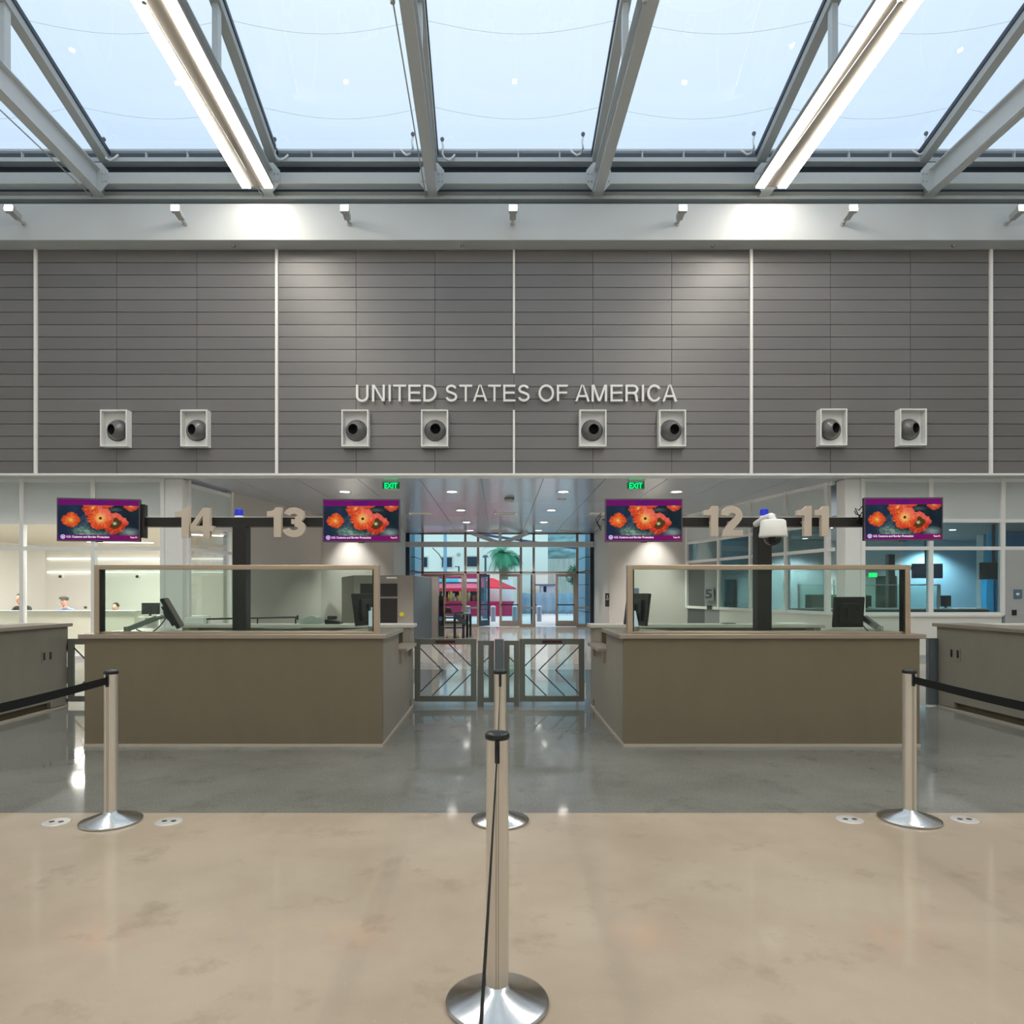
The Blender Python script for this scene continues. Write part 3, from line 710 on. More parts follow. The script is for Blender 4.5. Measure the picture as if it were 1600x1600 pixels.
# curved blue partition at the right of the right office
def arcx(px0, amp, z): return PX(px0, 19.4)-amp*math.sin(PI*min(1, z/2.9))
zz_ = [3.19*k/16 for k in range(17)]
b = MB()
for k in range(16): b.prism([(arcx(1549, .16, zz_[k]), zz_[k]), (arcx(1557, .10, zz_[k]), zz_[k]), (arcx(1557, .10, zz_[k+1]), zz_[k+1]), (arcx(1549, .16, zz_[k+1]), zz_[k+1])], 19.38, 19.6)
o = b.build('curved_partition_edge', mat('bright_blue', srgb(40,165,220), .4))
T = thing('curved_partition', 'bright blue curved partition inside the right office beside the grey door', 'partition', (14.2, 19.5, 0))
o.parent = T; o.name = 'edge_band'; o.location = Vector(o.location)-Vector(T.location)
b = MB()
for k in range(16): b.prism([(arcx(1557, .10, zz_[k])+.002, zz_[k]), (16.5, zz_[k]), (16.5, zz_[k+1]), (arcx(1557, .10, zz_[k+1])+.002, zz_[k+1])], 19.42, 19.56)
b.build('panel', mat('deep_blue', srgb(10,110,170), .5), T)
b = MB(); b.box(PX(1533, 20.2), PX(1541, 20.2), 20.1, 20.4, 0, 3.19); struct(b.build('column_office', M_cyan))
T = thing('office_glass_screen', 'thin grey framed glass screen standing on the right office worktop', 'glass screen', (11, 18.5, 1.08))
xa_, xb_ = 8.0, PX(1469, 18.5); zt_ = PZ(913, 18.5)
b = MB(); b.box(xa_, xb_, 18.48, 18.52, zt_-.03, zt_); b.box(xb_-.08, xb_, 18.48, 18.52, 1.08, zt_-.03); b.box(xa_, xa_+.05, 18.48, 18.52, 1.08, zt_-.03); b.build('frame', M_steel, T)
b = MB(); b.box(xa_+.05, xb_-.08, 18.495, 18.505, 1.08, zt_-.03); b.build('glass', G_booth, T)
for px, lb, z_, Y_, hw_ in ((1449.5, 'middle window bay', 892, 19.6, .43), (1556, 'grey door', 892, 17.2, .38)):
    x, z = PX(px, Y_), PZ(z_, Y_)
    T = thing('dark_screen', 'switched-off black wall screen inside the right office, near the '+lb, 'screen', (x, Y_, z-.2), 'dark screens in the right office')
    b = MB(); b.box(x-hw_, x+hw_, Y_, Y_+.06, z-.21, z+.21); b.build('housing', M_plastic, T, bevel=.005)
    b = MB(); b.box(x-hw_+.015, x+hw_-.015, Y_-.004, Y_, z-.195, z+.195); b.build('screen', mat('screen_off', (.01,.012,.02), .08), T)
    b = MB(); b.box(x-.04, x+.04, Y_+.06, Y_+.1, z-.05, z+.05)
    if True: b.box(x-.03, x+.03, Y_+.06, Y_+.1, z, 3.2)
    b.build('bracket', M_plastic, T)
T = thing('office_worktop', 'long grey worktop behind the glass of the right office', 'desk', (10, 18.6, 0))
b = MB(); b.box(7.9, 13.0, 18.3, 19.0, 1.04, 1.08); b.build('worktop', M_steel, T)
b = MB(); b.box(7.9, 13.0, 18.35, 18.39, 0, 1.04); b.build('front_panel', mat('desk_dark', srgb(70,84,86), .5), T)
monitor(PX(1474, 18.7), 18.7, 1.08, PI+.15, 'black monitor on the right office worktop right of the middle mullion', .42, .3)
monitor(PX(1352, 18.7), 18.7, 1.08, PI, 'brown-black monitor on the right office worktop behind the column', .3, .3)
x = PX(1371, 21.5)
b = MB(); b.box(x-.33, x+.33, 21.0, 21.6, 0, 2.0); b.box(x-.3, x+.3, 20.985, 21.0, .1, 1.9)
tag(b.build('tall_cabinet', mat('cabinet_grey_green', srgb(110,122,112), .5), bevel=.01), 'tall grey-green cabinet inside the right office seen through booth glass', 'cabinet')
x = PX(1391, 20.0)
T = thing('reflected_pylon', 'reflection of a black sign pylon in the right office glass, modelled as a post', 'post', (x, 20, 0))  # pylon mirrored in the office glass, added as a solid object behind it
b = MB(); b.box(x-.09, x+.09, 19.92, 20.08, 0, 2.6); b.build('post', M_black, T)
b = MB(); b.box(PX(1347, 20), PX(1460, 20), 19.95, 20.05, 2.15, 2.25); b.build('crossbar', M_black, T)
x, z = PX(1377, 19.5), PZ(897, 19.5)
b = MB(); b.box(x-.12, x+.12, 19.93, 19.945, z-.08, z+.05); tag(b.build('exit_light', M_green), 'small green lit sign on the reflected crossbar behind the right office glass', 'sign')
x = PX(1118+97, 20.8)
b = MB(); b.box(PX(1132, 21.6), PX(1147, 21.6), 21.3, 21.6, 0, 1.9); tag(b.build('tall_locker', mat('locker_dark', srgb(60,66,70), .5), bevel=.01), 'tall dark locker inside the right office behind the narrow blue pane', 'cabinet')
T = thing('office_printer', 'blocky grey-green machine behind the slanted glass, left of the corner column', 'machine', (PX(1288, 19), 19.2, 0))
x0_, x1_ = PX(1268, 19), PX(1312, 19)
b = MB(); b.box(x0_, x1_, 18.95+.1, 19.5, 0, .95); b.build('cabinet', mat('desk_dark', srgb(70,84,86), .5), T)
b = MB(); b.box(x0_+.02, x1_-.02, 19.08, 19.48, .95, PZ(929, 19)); b.build('machine_body', mat('cabinet_grey_green', 0), T, bevel=.02)
b = MB(); b.box(x1_-.06, x1_-.02, 19.2, 19.24, PZ(929, 19), PZ(906, 19)); b.build('antenna', M_steel, T)
# right office lamps
for (x, y, w_, lb) in ((9.55, 21.6, 90, 'over the rear wall'), (13.95, 21.95, 42, 'washing the pale blue rear wall'), (12.2, 18.6, 35, 'near the blue partition'), (8.6, 18.0, 30, 'above the worktop')):
    T = thing('downlight', 'round downlight in the dark office ceiling '+lb, 'light', (x, y, 3.18), 'downlights in the right office')
    b = MB(); b.lathe([(0, 3.19), (.08, 3.19), (.09, 3.185), (.09, 3.199)], (x, y, 0), 20); b.build('rim', M_wframe, T)
    b = MB(); b.cyl((x, y, 3.178), (x, y, 3.184), .075, n=20); b.build('lens', M_down, T)
    ld = bpy.data.lights.new('office_spot', 'SPOT'); ld.energy = w_*9; ld.spot_size = 2.3; ld.spot_blend = .6; ld.shadow_soft_size = .06
    ld.color = (.88, .98, 1.0); lo = bpy.data.objects.new('lamp_light', ld); C.objects.link(lo); lo.parent = T; lo.location = (0, 0, -.02)
# wall devices
x, z = PX(1590, 15.54), PZ(928, 15.54)
T = thing('card_reader', 'blue-grey square sign with white pictogram on the grey door panel', 'sign', (x, 15.53, z-.1))
b = MB(); b.box(x-.09, x+.09, 15.52, 15.538, z-.1, z+.1); b.build('plate', mat('sign_slate', srgb(90,116,134), .4), T)
b = MB(); b.prism([(x-.05, z+.02), (x+.03, z+.02), (x+.01, z-.03), (x-.04, z-.03)], 15.514, 15.52); b.build('pictogram', M_letter, T)
x, z = PX(1584, 15.54), PZ(957, 15.54)
b = MB(); b.box(x-.045, x+.045, 15.51, 15.538, z-.06, z+.06); b.box(x-.02, x+.02, 15.505, 15.51, z-.02, z+.03); tag(b.build('door_keypad', M_plastic), 'small black keypad below the blue-grey square sign', 'keypad')
qs_ = slant((7.72, 15.95), RE, .785)
dS = (Vector(RE)-Vector((7.72, 15.95))).normalized(); nS = Vector((-dS.y, dS.x))   # nS points into the corridor
def onslant(u, w, z): return (qs_[0]-dS.x*u+nS.x*w, qs_[1]-dS.y*u+nS.y*w, z)   # u runs to the right as seen from the corridor
def sbox(b, u0, u1, w0_, w1_, z0_, z1_):
    return b.add([onslant(u, w, z) for z in (z0_, z1_) for (u, w) in ((u0, w0_), (u1, w0_), (u1, w1_), (u0, w1_))], [(0,3,2,1),(4,5,6,7),(0,1,5,4),(1,2,6,5),(2,3,7,6),(3,0,4,7)])
zs_ = PZ(928, 21.3)
T = thing('room_number_sign', 'grey plaque with the number 5 on the panel beside the dark door', 'sign', (qs_[0], qs_[1], zs_-.16))
sbox(MB(), -.28, .28, .062, .075, zs_-.2, zs_+.2).build('plate', mat('panel_grey_light', srgb(134,138,142), .5), T)
vs, fs = text_mb('5', .3, .008, .006); vs = fit(vs, -.2, .2, zs_-.14, zs_+.14, 0)
b = MB(); b.add([onslant(v[0], .08-v[1], v[2]) for v in vs], fs); b.build('numeral', M_dark, T)
tag(sbox(MB(), -.1, .14, .062, .085, PZ(952, 21.3), PZ(946, 21.3)).build('door_reader', M_plastic), 'small black reader under the number 5 plaque beside the dark door', 'reader')

# ---- ceiling fittings in the hall
dl = []
for j, Y in enumerate((17.6, 21.6, 25.3, 28.7)):
    for i, x in enumerate((-1.2, 1.63)): dl.append((x, Y, ('left' if i == 0 else 'right')+' centre row, '+['nearest the board wall', 'second from the board wall', 'third from the board wall', 'nearest the glass doors'][j]))
for j, Y in enumerate((17.6, 21.6)):
    for i, x in enumerate((-3.93, 4.51)): dl.append((x, Y, 'outer '+('left' if i == 0 else 'right')+' row, '+['front', 'hidden behind the screen'][j]))
D0 = None
for x, Y, lb in dl:
    lbl = 'round ceiling downlight in the '+lb
    if D0 is None:
        T = D0 = thing('ceiling_downlight', lbl, 'light', (x, Y, ZC-.012), 'downlights in the hall ceiling')
        b = MB(); b.lathe([(.15, ZC-.001), (.17, ZC-.012), (.13, ZC-.012), (.12, ZC-.004)], (x, Y, 0), 28); b.build('trim_ring', M_wframe, T)
        b = MB(); b.cyl((x, Y, ZC-.008), (x, Y, ZC-.002), .125, n=28); b.build('lens', M_down, T)
        ld = bpy.data.lights.new('hall_spot', 'SPOT'); ld.energy = L_DOWN*5; ld.spot_size = 1.7; ld.spot_blend = .5; ld.shadow_soft_size = .08
        ld.color = (1, .96, .90); lo = bpy.data.objects.new('lamp_light', ld); C.objects.link(lo); lo.parent = T; lo.location = (0, 0, -.03)
    else: copy_tree(D0, (x, Y, ZC-.012), lbl)
# wall-washer downlights by the end walls
for x, Y, s in ((-4.75, 22.75, 'left'), (4.95, 22.75, 'right')):
    T = copy_tree(D0, (x, Y, ZC-.012), 'ceiling downlight washing the %s end wall with a cone of light' % s)
    for chd in T.children:
        if chd.type == 'LIGHT':
            chd.data = chd.data.copy(); chd.data.energy = 400; chd.data.spot_size = 1.35; chd.data.spot_blend = .9; chd.rotation_euler = (.12, 0, 0)
for (px, py, w, lb) in ((790, 802, .36, 'centre, nearer the board wall'), (657, 802, .36, 'left of centre, nearer the board wall'), (938, 802, .36, 'right of centre, beside the right screen'),
                        (715, 829.5, .4, 'left of centre, close to the glass doors'), (780, 829.5, .4, 'centre, close to the glass doors'), (892, 829.5, .5, 'right of centre, close to the glass doors')):
    Y = (ZC-H0)*F0/(CY-py); x = PX(px, Y)
    T = thing('ceiling_vent', 'slotted air vent in the hall ceiling, '+lb, 'vent', (x, Y, ZC-.03), 'slot vents in the hall ceiling')
    b = MB(); b.box(x-w, x+w, Y-.2, Y-.16, ZC-.03, ZC-.001); b.box(x-w, x+w, Y+.16, Y+.2, ZC-.03, ZC-.001); b.box(x-w, x-w+.04, Y-.16, Y+.16, ZC-.03, ZC-.001); b.box(x+w-.04, x+w, Y-.16, Y+.16, ZC-.03, ZC-.001)
    b.build('frame', M_wframe, T)
    for q in range(4):
        b = MB(); yy = Y-.12+q*.08; b.box(x-w+.04, x+w-.04, yy-.01, yy+.01, ZC-.028, ZC-.002); b.build('slat', M_steel, T)
Y = 18.8; x = PX(796, Y)
T = thing('smoke_detector', 'round brown-grey detector on the hall ceiling right of centre seam', 'detector', (x, Y, ZC-.12))
b = MB(); b.lathe([(.13, ZC-.001), (.14, ZC-.03), (.12, ZC-.05)], (x, Y, 0), 24); b.build('base', M_gate, T)
b = MB(); b.lathe([(.12, ZC-.05), (.1, ZC-.1), (.04, ZC-.125), (0, ZC-.127)], (x, Y, 0), 24); b.build('cover', M_steel, T)
Y = (ZC-H0)*F0/(CY-780); x = PX(878, Y)
b = MB(); b.box(x-.12, x+.12, Y-.08, Y+.08, ZC-.02, ZC-.001); b.box(x-.1, x+.1, Y-.06, Y+.06, ZC-.024, ZC-.02); tag(b.build('ceiling_sensor', M_steel, bevel=.004), 'small flat rectangular sensor on the hall ceiling near the right row of downlights', 'sensor')
# exit signs
for px, s in ((611, 'left'), (993.5, 'right')):
    Y = 15.95; x = PX(px, Y)
    T = thing('exit_sign', 'green lit EXIT sign hanging from the ceiling edge on the %s' % s, 'sign', (x, Y, ZC-.2), 'green exit signs')
    b = MB(); b.box(x-.2, x+.2, Y-.02, Y+.02, ZC-.025, ZC-.001); b.box(x-.19, x+.19, Y-.015, Y+.015, ZC-.195, ZC-.175); b.build('housing', M_wframe, T)
    b = MB(); b.box(x-.2, x+.2, Y-.005, Y+.005, ZC-.175, ZC-.025); b.build('panel', mat('exit_panel', srgb(10,70,34), .3, emit=(0,.6,.15), es=.12), T)
    vs, fs = text_mb('EXIT', .2, .004, .004); b = MB(); b.add(fit(vs, x-.15, x+.15, ZC-.165, ZC-.04, Y-.009), fs); b.build('lettering', M_green, T)

# ---- glass door front at the end of the hall
YD = 30.0; M_sf = mat('storefront_bronze', srgb(150,139,130), .4, .2); M_sfd = mat('storefront_dark', srgb(44,56,66), .4, .3)
X = lambda px: PX(px, YD)
Z = lambda py: PZ(py, YD)
b = MB()
for px in (660, 727, 747, 814, 834, 902): b.box(X(px)-.05, X(px)+.05, YD, YD+.14, 0, ZC)
b.box(X(640), X(922), YD, YD+.14, Z(896), Z(893)); b.box(X(640), X(922), YD, YD+.14, ZC-.05, ZC)
for a_, c_ in ((640, 660), (727, 747), (814, 834), (902, 922)): b.box(X(a_), X(c_), YD+.02, YD+.12, Z(951), Z(948.5)); b.box(X(a_), X(c_), YD+.02, YD+.12, 0, .12)
WN = struct(b.build('window_12', M_sf))
b = MB(); b.box(X(634), X(640), YD-.02, YD+.2, 0, ZC); b.box(X(922), X(928), YD-.02, YD+.2, 0, ZC); struct(b.build('window_13', M_sfd))
b = MB(); b.box(X(634), X(928), YD-.25, YD-.02, Z(855), Z(847)); struct(b.build('trim_21', M_alu))
b = MB(); b.beam((X(737), YD-.15, ZC-.01), (X(780), YD-.15, Z(849)), .12, .16); b.beam((X(825), YD-.15, ZC-.01), (X(784), YD-.15, Z(849)), .12, .16); b.box(X(779), X(784), YD-.2, YD-.1, Z(849), ZC)
struct(b.build('trim_22', M_alu))
def pane(x0, x1, z0_, z1_, y=YD+.07, par=None, m=G_door):
    b = MB(); b.box(x0, x1, y-.005, y+.005, z0_, z1_); o = b.build('pane', m); o.parent = par or WN
    o.location = Vector(o.location)-Vector((par or WN).location); return o
cols = [640, 660, 727, 747, 814, 834, 902, 922]
for i in range(7):
    x0_, x1_ = X(cols[i])+.05, X(cols[i+1])-.05
    pane(x0_, x1_, Z(893), Z(855)); pane(x0_, x1_, Z(847), ZC-.05)
    if i in (0, 2, 4, 6): pane(x0_, x1_, .12, Z(951)); pane(x0_, x1_, Z(948.5), Z(896))
# door leaves (hinge x, direction, opening angle)
k = 3
for (hx, w_, ang, mm) in ((662, .90, 0, M_sf), (725, -.90, 0, M_sf), (749, .90, 62, M_sfd), (812, -.88, 0, M_sf), (836, .90, 98, M_sfd), (900, -.88, 0, M_sf)):
    xh = X(hx); a_ = math.radians(ang); s = 1 if w_ > 0 else -1; W_ = abs(w_)
    def tr(v): return (xh+s*(v[0]*math.cos(a_))-s*0, YD+.07+v[0]*math.sin(a_)+v[1], v[2])
    def sb(b, u0, u1, z0_, z1_, t=.045):
        vs = [(u, t_, z) for z in (z0_, z1_) for (u, t_) in ((u0,-t/2),(u1,-t/2),(u1,t/2),(u0,t/2))]
        nx_, ny_ = -math.sin(a_)*s, math.cos(a_)
        b.add([(xh+s*u_*math.cos(a_)+t2*nx_, YD+.07+u_*math.sin(a_)+t2*ny_, z) for (u_, t2, z) in vs], [(0,3,2,1),(4,5,6,7),(0,1,5,4),(1,2,6,5),(2,3,7,6),(3,0,4,7)])
    b = MB(); zt = Z(897); sb(b, 0, .11, .02, zt); sb(b, W_-.11, W_, .02, zt); sb(b, .11, W_-.11, .02, .27); sb(b, .11, W_-.11, zt-.11, zt)
    D = struct(b.build('door_%d' % k, mm)); k += 1
    b = MB(); sb(b, .11, W_-.11, .27, zt-.11, .01); o = b.build('pane', G_door); o.parent = D; o.location = Vector(o.location)-Vector(D.location)
    b = MB(); nx_, ny_ = -math.sin(a_)*s, math.cos(a_)
    p0 = (xh+s*.06*math.cos(a_)-nx_*.06, YD+.07+.06*math.sin(a_)-ny_*.06, Z(945)); p1 = (xh+s*(W_-.06)*math.cos(a_)-nx_*.06, YD+.07+(W_-.06)*math.sin(a_)-ny_*.06, Z(945))
    b.beam(p0, p1, .03, .05); o = b.build('push_bar', M_black); o.parent = D; o.location = Vector(o.location)-Vector(D.location)
# wall sign by the right end wall
x, z = PX(948.5, 23.98), PZ(937, 23.98)
T = thing('restroom_sign', 'narrow dark plaque with a white wheelchair mark on the right end wall', 'sign', (x, 23.95, z-.24))
b = MB(); b.box(x-.07, x+.07, 23.93, 23.96, z-.24, z+.22); b.build('plate', M_black, T)
b = MB(); b.ball((x, 23.925, z+.13), .02, 8); b.tube([(x, 23.925, z+.1), (x, 23.925, z+.05), (x+.03, 23.925, z+.05), (x+.035, 23.925, z+.01)], .007, 6); b.tube([(x+.03*math.cos(t*PI/6)-.005, 23.925, z+.02+.03*math.sin(t*PI/6)) for t in range(4, 13)], .006, 6)
b.build('pictogram', M_letter, T)
for i, (z0_, z1_) in enumerate(((PZ(929, 23.2), PZ(919, 23.2)), (PZ(939, 23.2), PZ(930, 23.2)))):
    x0_, x1_ = PX(984, 23.7), PX(997, 23.7)
    yw = 24.0-(x0_-3.82)/(6.24-3.82)*1.1
    b = MB(); b.box(x0_, x1_, yw-.16, yw-.14, z0_, z1_); b.box(x0_+.02, x0_+.1, yw-.163, yw-.16, z0_+.03, z1_-.03); b.box(x0_+.13, x1_-.02, yw-.163, yw-.16, (z0_+z1_)/2, z1_-.03)
    b.box(x0_+.05, x0_+.07, yw-.14, yw+.02, (z0_+z1_)/2-.02, (z0_+z1_)/2)
    tag(b.build('wall_notice', [mat('notice_blue', srgb(90,108,132), .5)]), ('upper' if i == 0 else 'lower')+' of two small blue notices on the right end wall behind the booth glass', 'notice')

# ================================================================ INSPECTION BOOTHS
YF, YBK = 6.76, 9.19
def booth(x0, x1, label, notch, screen=True):
    """x0..x1 outer faces; notch=(left, right) sides with a low transaction ledge"""
    xm = (x0+x1)/2
    T = thing('inspection_booth', label, 'booth', (xm, (YF+YBK)/2, 0), 'inspection booths')
    b = MB(); b.box(x0, x1, YF, YF+.08, .03, 1.058); b.build('front_panel', M_booth, T)
    for s, xx, nt_ in ((-1, x0, notch[0]), (1, x1, notch[1])):
        xa, xb = (xx, xx+.09) if s < 0 else (xx-.09, xx)
        b = MB()
        if nt_:
            b.box(xa, xb, YF+.08, 7.88, .03, 1.058); b.box(xa, xb, 7.88, 8.84, .03, .83); b.box(xa, xb, 8.84, 9.0, .13, 1.058); b.box(xa, xb, 9.0, YBK, .03, 1.058)
        else:
            b.box(xa, xb, YF+.08, 8.84, .105, 1.058); b.box(xa, xb, 8.84, YBK, .03, 1.058)
        b.build('side_panel', M_boothside, T)
        b = MB(); kx = (xa+.05, xb) if s < 0 else (xa, xb-.05)
        b.box(kx[0], kx[1], YF+.08, YBK, 0.0, .13 if nt_ else .105); b.build('kick_recess', mat('kick_brown', srgb(92,84,66), .6), T)
        if nt_:
            b = MB(); ox = -.09 if s < 0 else .09
            b.box(min(xa, xa+ox) if s < 0 else xa-.02, xb+.02 if s < 0 else xb+ox, 7.90, 8.83, .83, .868); b.build('transaction_ledge', M_top, T, bevel=.006)
            b = MB(); b.box(xa-.035 if s < 0 else xb, xa if s < 0 else xb+.035, 7.92, 7.98, .70, .83); b.box(xa-.035 if s < 0 else xb, xa if s < 0 else xb+.035, 8.74, 8.80, .70, .83); b.build('ledge_bracket', M_top, T)
    b = MB(); b.box(x0+.09, x1-.09, YBK-.09, YBK, .03, 1.058); b.build('back_panel', M_booth, T)
    b = MB(); b.box(x0-.006, x1+.006, YF-.006, YF+.03, 0, .03); b.box(x0-.006, x0+.03, YF+.03, YBK, 0, .03 if notch[0] else .02); b.box(x1-.03, x1+.006, YF+.03, YBK, 0, .03 if notch[1] else .02); b.build('kick_trim', M_ltrim, T)
    o = .05
    yl = 7.90
    pl = [(x0-o, YF-.03), (x1+o, YF-.03), (x1+o, yl if notch[1] else YBK+.03), (x1-.45 if not notch[1] else x1-.30, yl if notch[1] else YBK+.03), (x1-.45 if not notch[1] else x1-.62, 7.42),
          (x0+.62 if notch[0] else x0+.45, 7.42), (x0+.30 if notch[0] else x0+.45, yl if notch[0] else YBK+.03), (x0-o, yl if notch[0] else YBK+.03)]
    b = MB(); b.slab(pl, 1.058, 1.103); b.build('countertop', M_top, T, bevel=.006)
    b = MB(); b.box((x0-o) if notch[0] else x0+.47, (x1+o) if notch[1] else x1-.47, 8.82, YBK+.03, 1.058, 1.10); b.build('rear_counter', mat('rear_counter_pale', srgb(205,202,190), .4), T, bevel=.006)
    b = MB(); b.box(x0+.1, x1-.1, 7.0, 7.7, .70, .735); b.box(x0+.1, x1-.1, 8.4, YBK-.1, .70, .735); b.build('work_desk', M_wframe, T)
    if screen:
        g0, g1 = x0+.05, x1-.045; za, zb = 1.103, 1.782; S_ = YF+.07
        b = MB(); b.box(g0, g0+.052, S_, S_+.09, za, zb); b.box(g1-.052, g1, S_, S_+.09, za, zb); b.box(g0+.052, g1-.052, S_, S_+.09, zb-.045, zb); b.box(g0+.052, g1-.052, S_+.03, S_+.06, za, za+.02)
        F = b.build('screen_frame', M_frame, T, bevel=.004)
        b = MB(); b.box(g0+.05, g1-.05, S_+.04, S_+.05, za+.02, zb-.045); b.build('screen_glass', G_booth, F)
        MB().box(g0+.052, g0+.066, S_+.015, S_+.085, za+.02, zb-.045).build('gasket', M_plastic, F); MB().box(g1-.066, g1-.052, S_+.015, S_+.085, za+.02, zb-.045).build('gasket', M_plastic, F)
    return T
booth(-4.056, -1.145, 'left centre booth under the numbers 14 and 13, brown panels, champagne glass screen', (True, True))
booth(1.220, 4.112, 'right centre booth under the numbers 12 and 11, brown panels, champagne glass screen', (True, True))
booth(-8.65, -5.735, 'partly visible brown booth at the left picture edge behind the black belt', (True, False))
booth(5.82, 8.73, 'partly visible brown booth at the right picture edge behind the black belt', (False, True))
# outlets on the outer booth sides
for (x, s, y, z, lb) in ((-5.735, 1, 8.76, .70, 'left'), (5.82, -1, 8.82, .725, 'right')):
    T = thing('wall_outlet', 'small metal plate with two black slots on the %s edge booth side' % lb, 'outlet', (x, y, z-.08), 'slotted plates on the booth sides')
    b = MB(); b.box(x, x+s*.008, y-.10, y+.10, z-.08, z+.07); b.build('plate', M_boothside, T)
    for dy in (-.06, .06):
        b = MB(); b.box(x+s*.008, x+s*.012, y+dy-.018, y+dy+.018, z-.045, z+.05); b.build('slot', M_plastic, T)

# ---- monitors in the booths
def boothmon(x, y, z0_, yaw, pitch, w_, h_, lb, arm_to, chrome=False, arm_from=None):
    T = thing('monitor', lb, 'monitor', (x, y, z0_), 'booth monitors')
    R3 = Matrix.Rotation(yaw, 3, 'Z') @ Matrix.Rotation(pitch, 3, 'X')
    def tr(v): q = R3 @ Vector(v); return (x+q.x, y+q.y, z0_+h_/2+q.z)
    b = MB(); b.box(-w_/2, w_/2, -.012, .022, -h_/2, h_/2); b.prism([(-w_*.36, -h_*.36), (w_*.36, -h_*.36), (w_*.3, h_*.3), (-w_*.3, h_*.3)], .022, .055); b.v = [tr(v) for v in b.v]
    b.build('housing', M_plastic, T, bevel=.006)
    b = MB(); b.box(-w_/2+.015, w_/2-.015, -.016, -.012, -h_/2+.015, h_/2-.015); b.v = [tr(v) for v in b.v]; b.build('screen', mat('screen_off', 0), T)
    b = MB(); b.box(-.05, .05, .055, .075, -.05, .05); b.v = [tr(v) for v in b.v]; b.build('mount_plate', M_plastic, T)
    q = Vector(arm_from) if arm_from else Vector(tr((0, .07, 0))); a_ = Vector(arm_to); m_ = q.lerp(a_, .25)+Vector((0, 0, .02))
    b = MB(); b.tube([q, m_], .02, 8); b.beam(m_, a_+Vector((0, 0, .03)), .055, .05); b.cyl(a_, a_+Vector((0, 0, .06)), .035, n=14)
    b.build('arm', M_chrome if chrome else mat('arm_grey', srgb(150,158,156), .35, .4), T)
    b = MB(); pts = []
    for k_ in range(9):
        f = k_/8; pts.append(tuple(q.lerp(a_+Vector((.05, .05, .03)), f)+Vector((0, .03, -.1*math.sin(PI*f)))))
    b.tube(pts, .006, 6); b.build('cable', M_plastic, T)
    return T
boothmon(PX(270, 7.15), 7.15, 1.13, math.radians(110), math.radians(-28), .5, .34, 'black monitor tilted back on an angled grey arm, left end of booth 14', (PX(203, 7.1), 7.05, 1.103))
boothmon(PX(571, 7.35), 7.35, 1.16, math.radians(250), math.radians(8), .46, .34, 'black monitor standing near the right end of the booth under number 13', (PX(583, 7.2), 7.1, 1.103), True)
boothmon(PX(996, 7.35), 7.35, 1.16, math.radians(112), math.radians(8), .42, .34, 'black monitor at the left end of the booth under number 12', (PX(990, 7.2), 7.08, 1.103), True)
boothmon(PX(1325, 7.25), 7.25, 1.145, math.radians(185), math.radians(-6), .33, .32, 'square black monitor seen from behind in the booth under number 11', (PX(1374, 7.15), 7.15, 1.103), True, (PX(1346, 7.3), 7.35, PZ(962, 7.3)))
# things on the rear counters
def boxy(name, cat, label, px0, px1, y0, y1, pz0, pz1, m, zb=None, bev=.006):
    x0_, x1_ = PX(px0, y0), PX(px1, y0); z0_ = 1.102 if zb is None else zb
    b = MB(); b.box(x0_, x1_, y0, y1, z0_, max(z0_+.01, PZ(pz1, y0))); return tag(b.build(name, m, bevel=bev), label, cat)
boxy('paper_tray', 'tray', 'flat white tray on the rear counter left of the black post, booth 14', 288, 318, 8.95, 9.15, 0, 965, M_wframe)
T = thing('document_scanner', 'slanted pale device with grille on the rear counter under number 13', 'scanner', (PX(482, 8.95), 9.02, 1.10))
b = MB(); x0_, x1_ = PX(468, 8.95), PX(500, 8.95); b.prism([(x0_, 1.10), (x1_, 1.10), (x1_-.02, 1.19), (x1_-.1, 1.215), (x0_+.03, 1.18)], 8.92, 9.12); b.build('housing', mat('device_pale', srgb(176,186,174), .5), T, bevel=.01)
for k_ in range(5):
    b = MB(); xx = x0_+.07+k_*.032; b.box(xx, xx+.008, 8.914, 8.92, 1.12, 1.17); b.build('grille_slot', M_steel, T)
T = thing('desk_phone', 'dark desk phone on the rear counter near the right end of the left booth', 'phone', (PX(520, 8.95), 9.0, 1.10))
b = MB(); x0_, x1_ = PX(509, 8.95), PX(532, 8.95); b.prism([(x0_, 1.1), (x1_, 1.1), (x1_, 1.13), (x0_, 1.16)], 8.9, 9.1); b.build('base', M_plastic, T)
b = MB(); b.box(x0_+.02, x0_+.14, 8.94, 9.0, 1.16, 1.205); b.build('handset', M_black, T, bevel=.01)
T = thing('barrier_arm', 'thin dark horizontal rod lying across the rear counter of the left booth', 'rod', (-2.8, 9.05, 1.10))
b = MB(); b.cyl((PX(318, 9.0), 9.05, 1.16), (PX(462, 9.0), 9.08, 1.185), .012, n=8); b.build('rod', M_plastic, T)
b = MB(); b.cyl((PX(462, 9.0), 9.08, 1.15), (PX(462, 9.0), 9.08, 1.21), .012, n=8)
for px_ in (320, 400, 460): b.cyl((PX(px_, 9.0), 9.055, 1.10), (PX(px_, 9.0), 9.055, 1.17), .01, n=8)
b.build('rod_stand', M_plastic, T)
boxy('keyboard', 'keyboard', 'flat grey keyboard edge on the front counter right of the left black post', 408, 466, 7.6, 7.78, 0, 985.0, M_gate, zb=1.104, bev=.003)
boxy('form_holder', 'box', 'small dark box on the rear counter of the right booth, left of the post', 1132, 1150, 8.95, 9.1, 0, 974, M_gatepost)
boxy('stapled_forms', 'papers', 'low stack of pale papers on the rear counter of the right booth', 1222, 1262, 8.92, 9.12, 0, 974, M_letter, bev=.002)

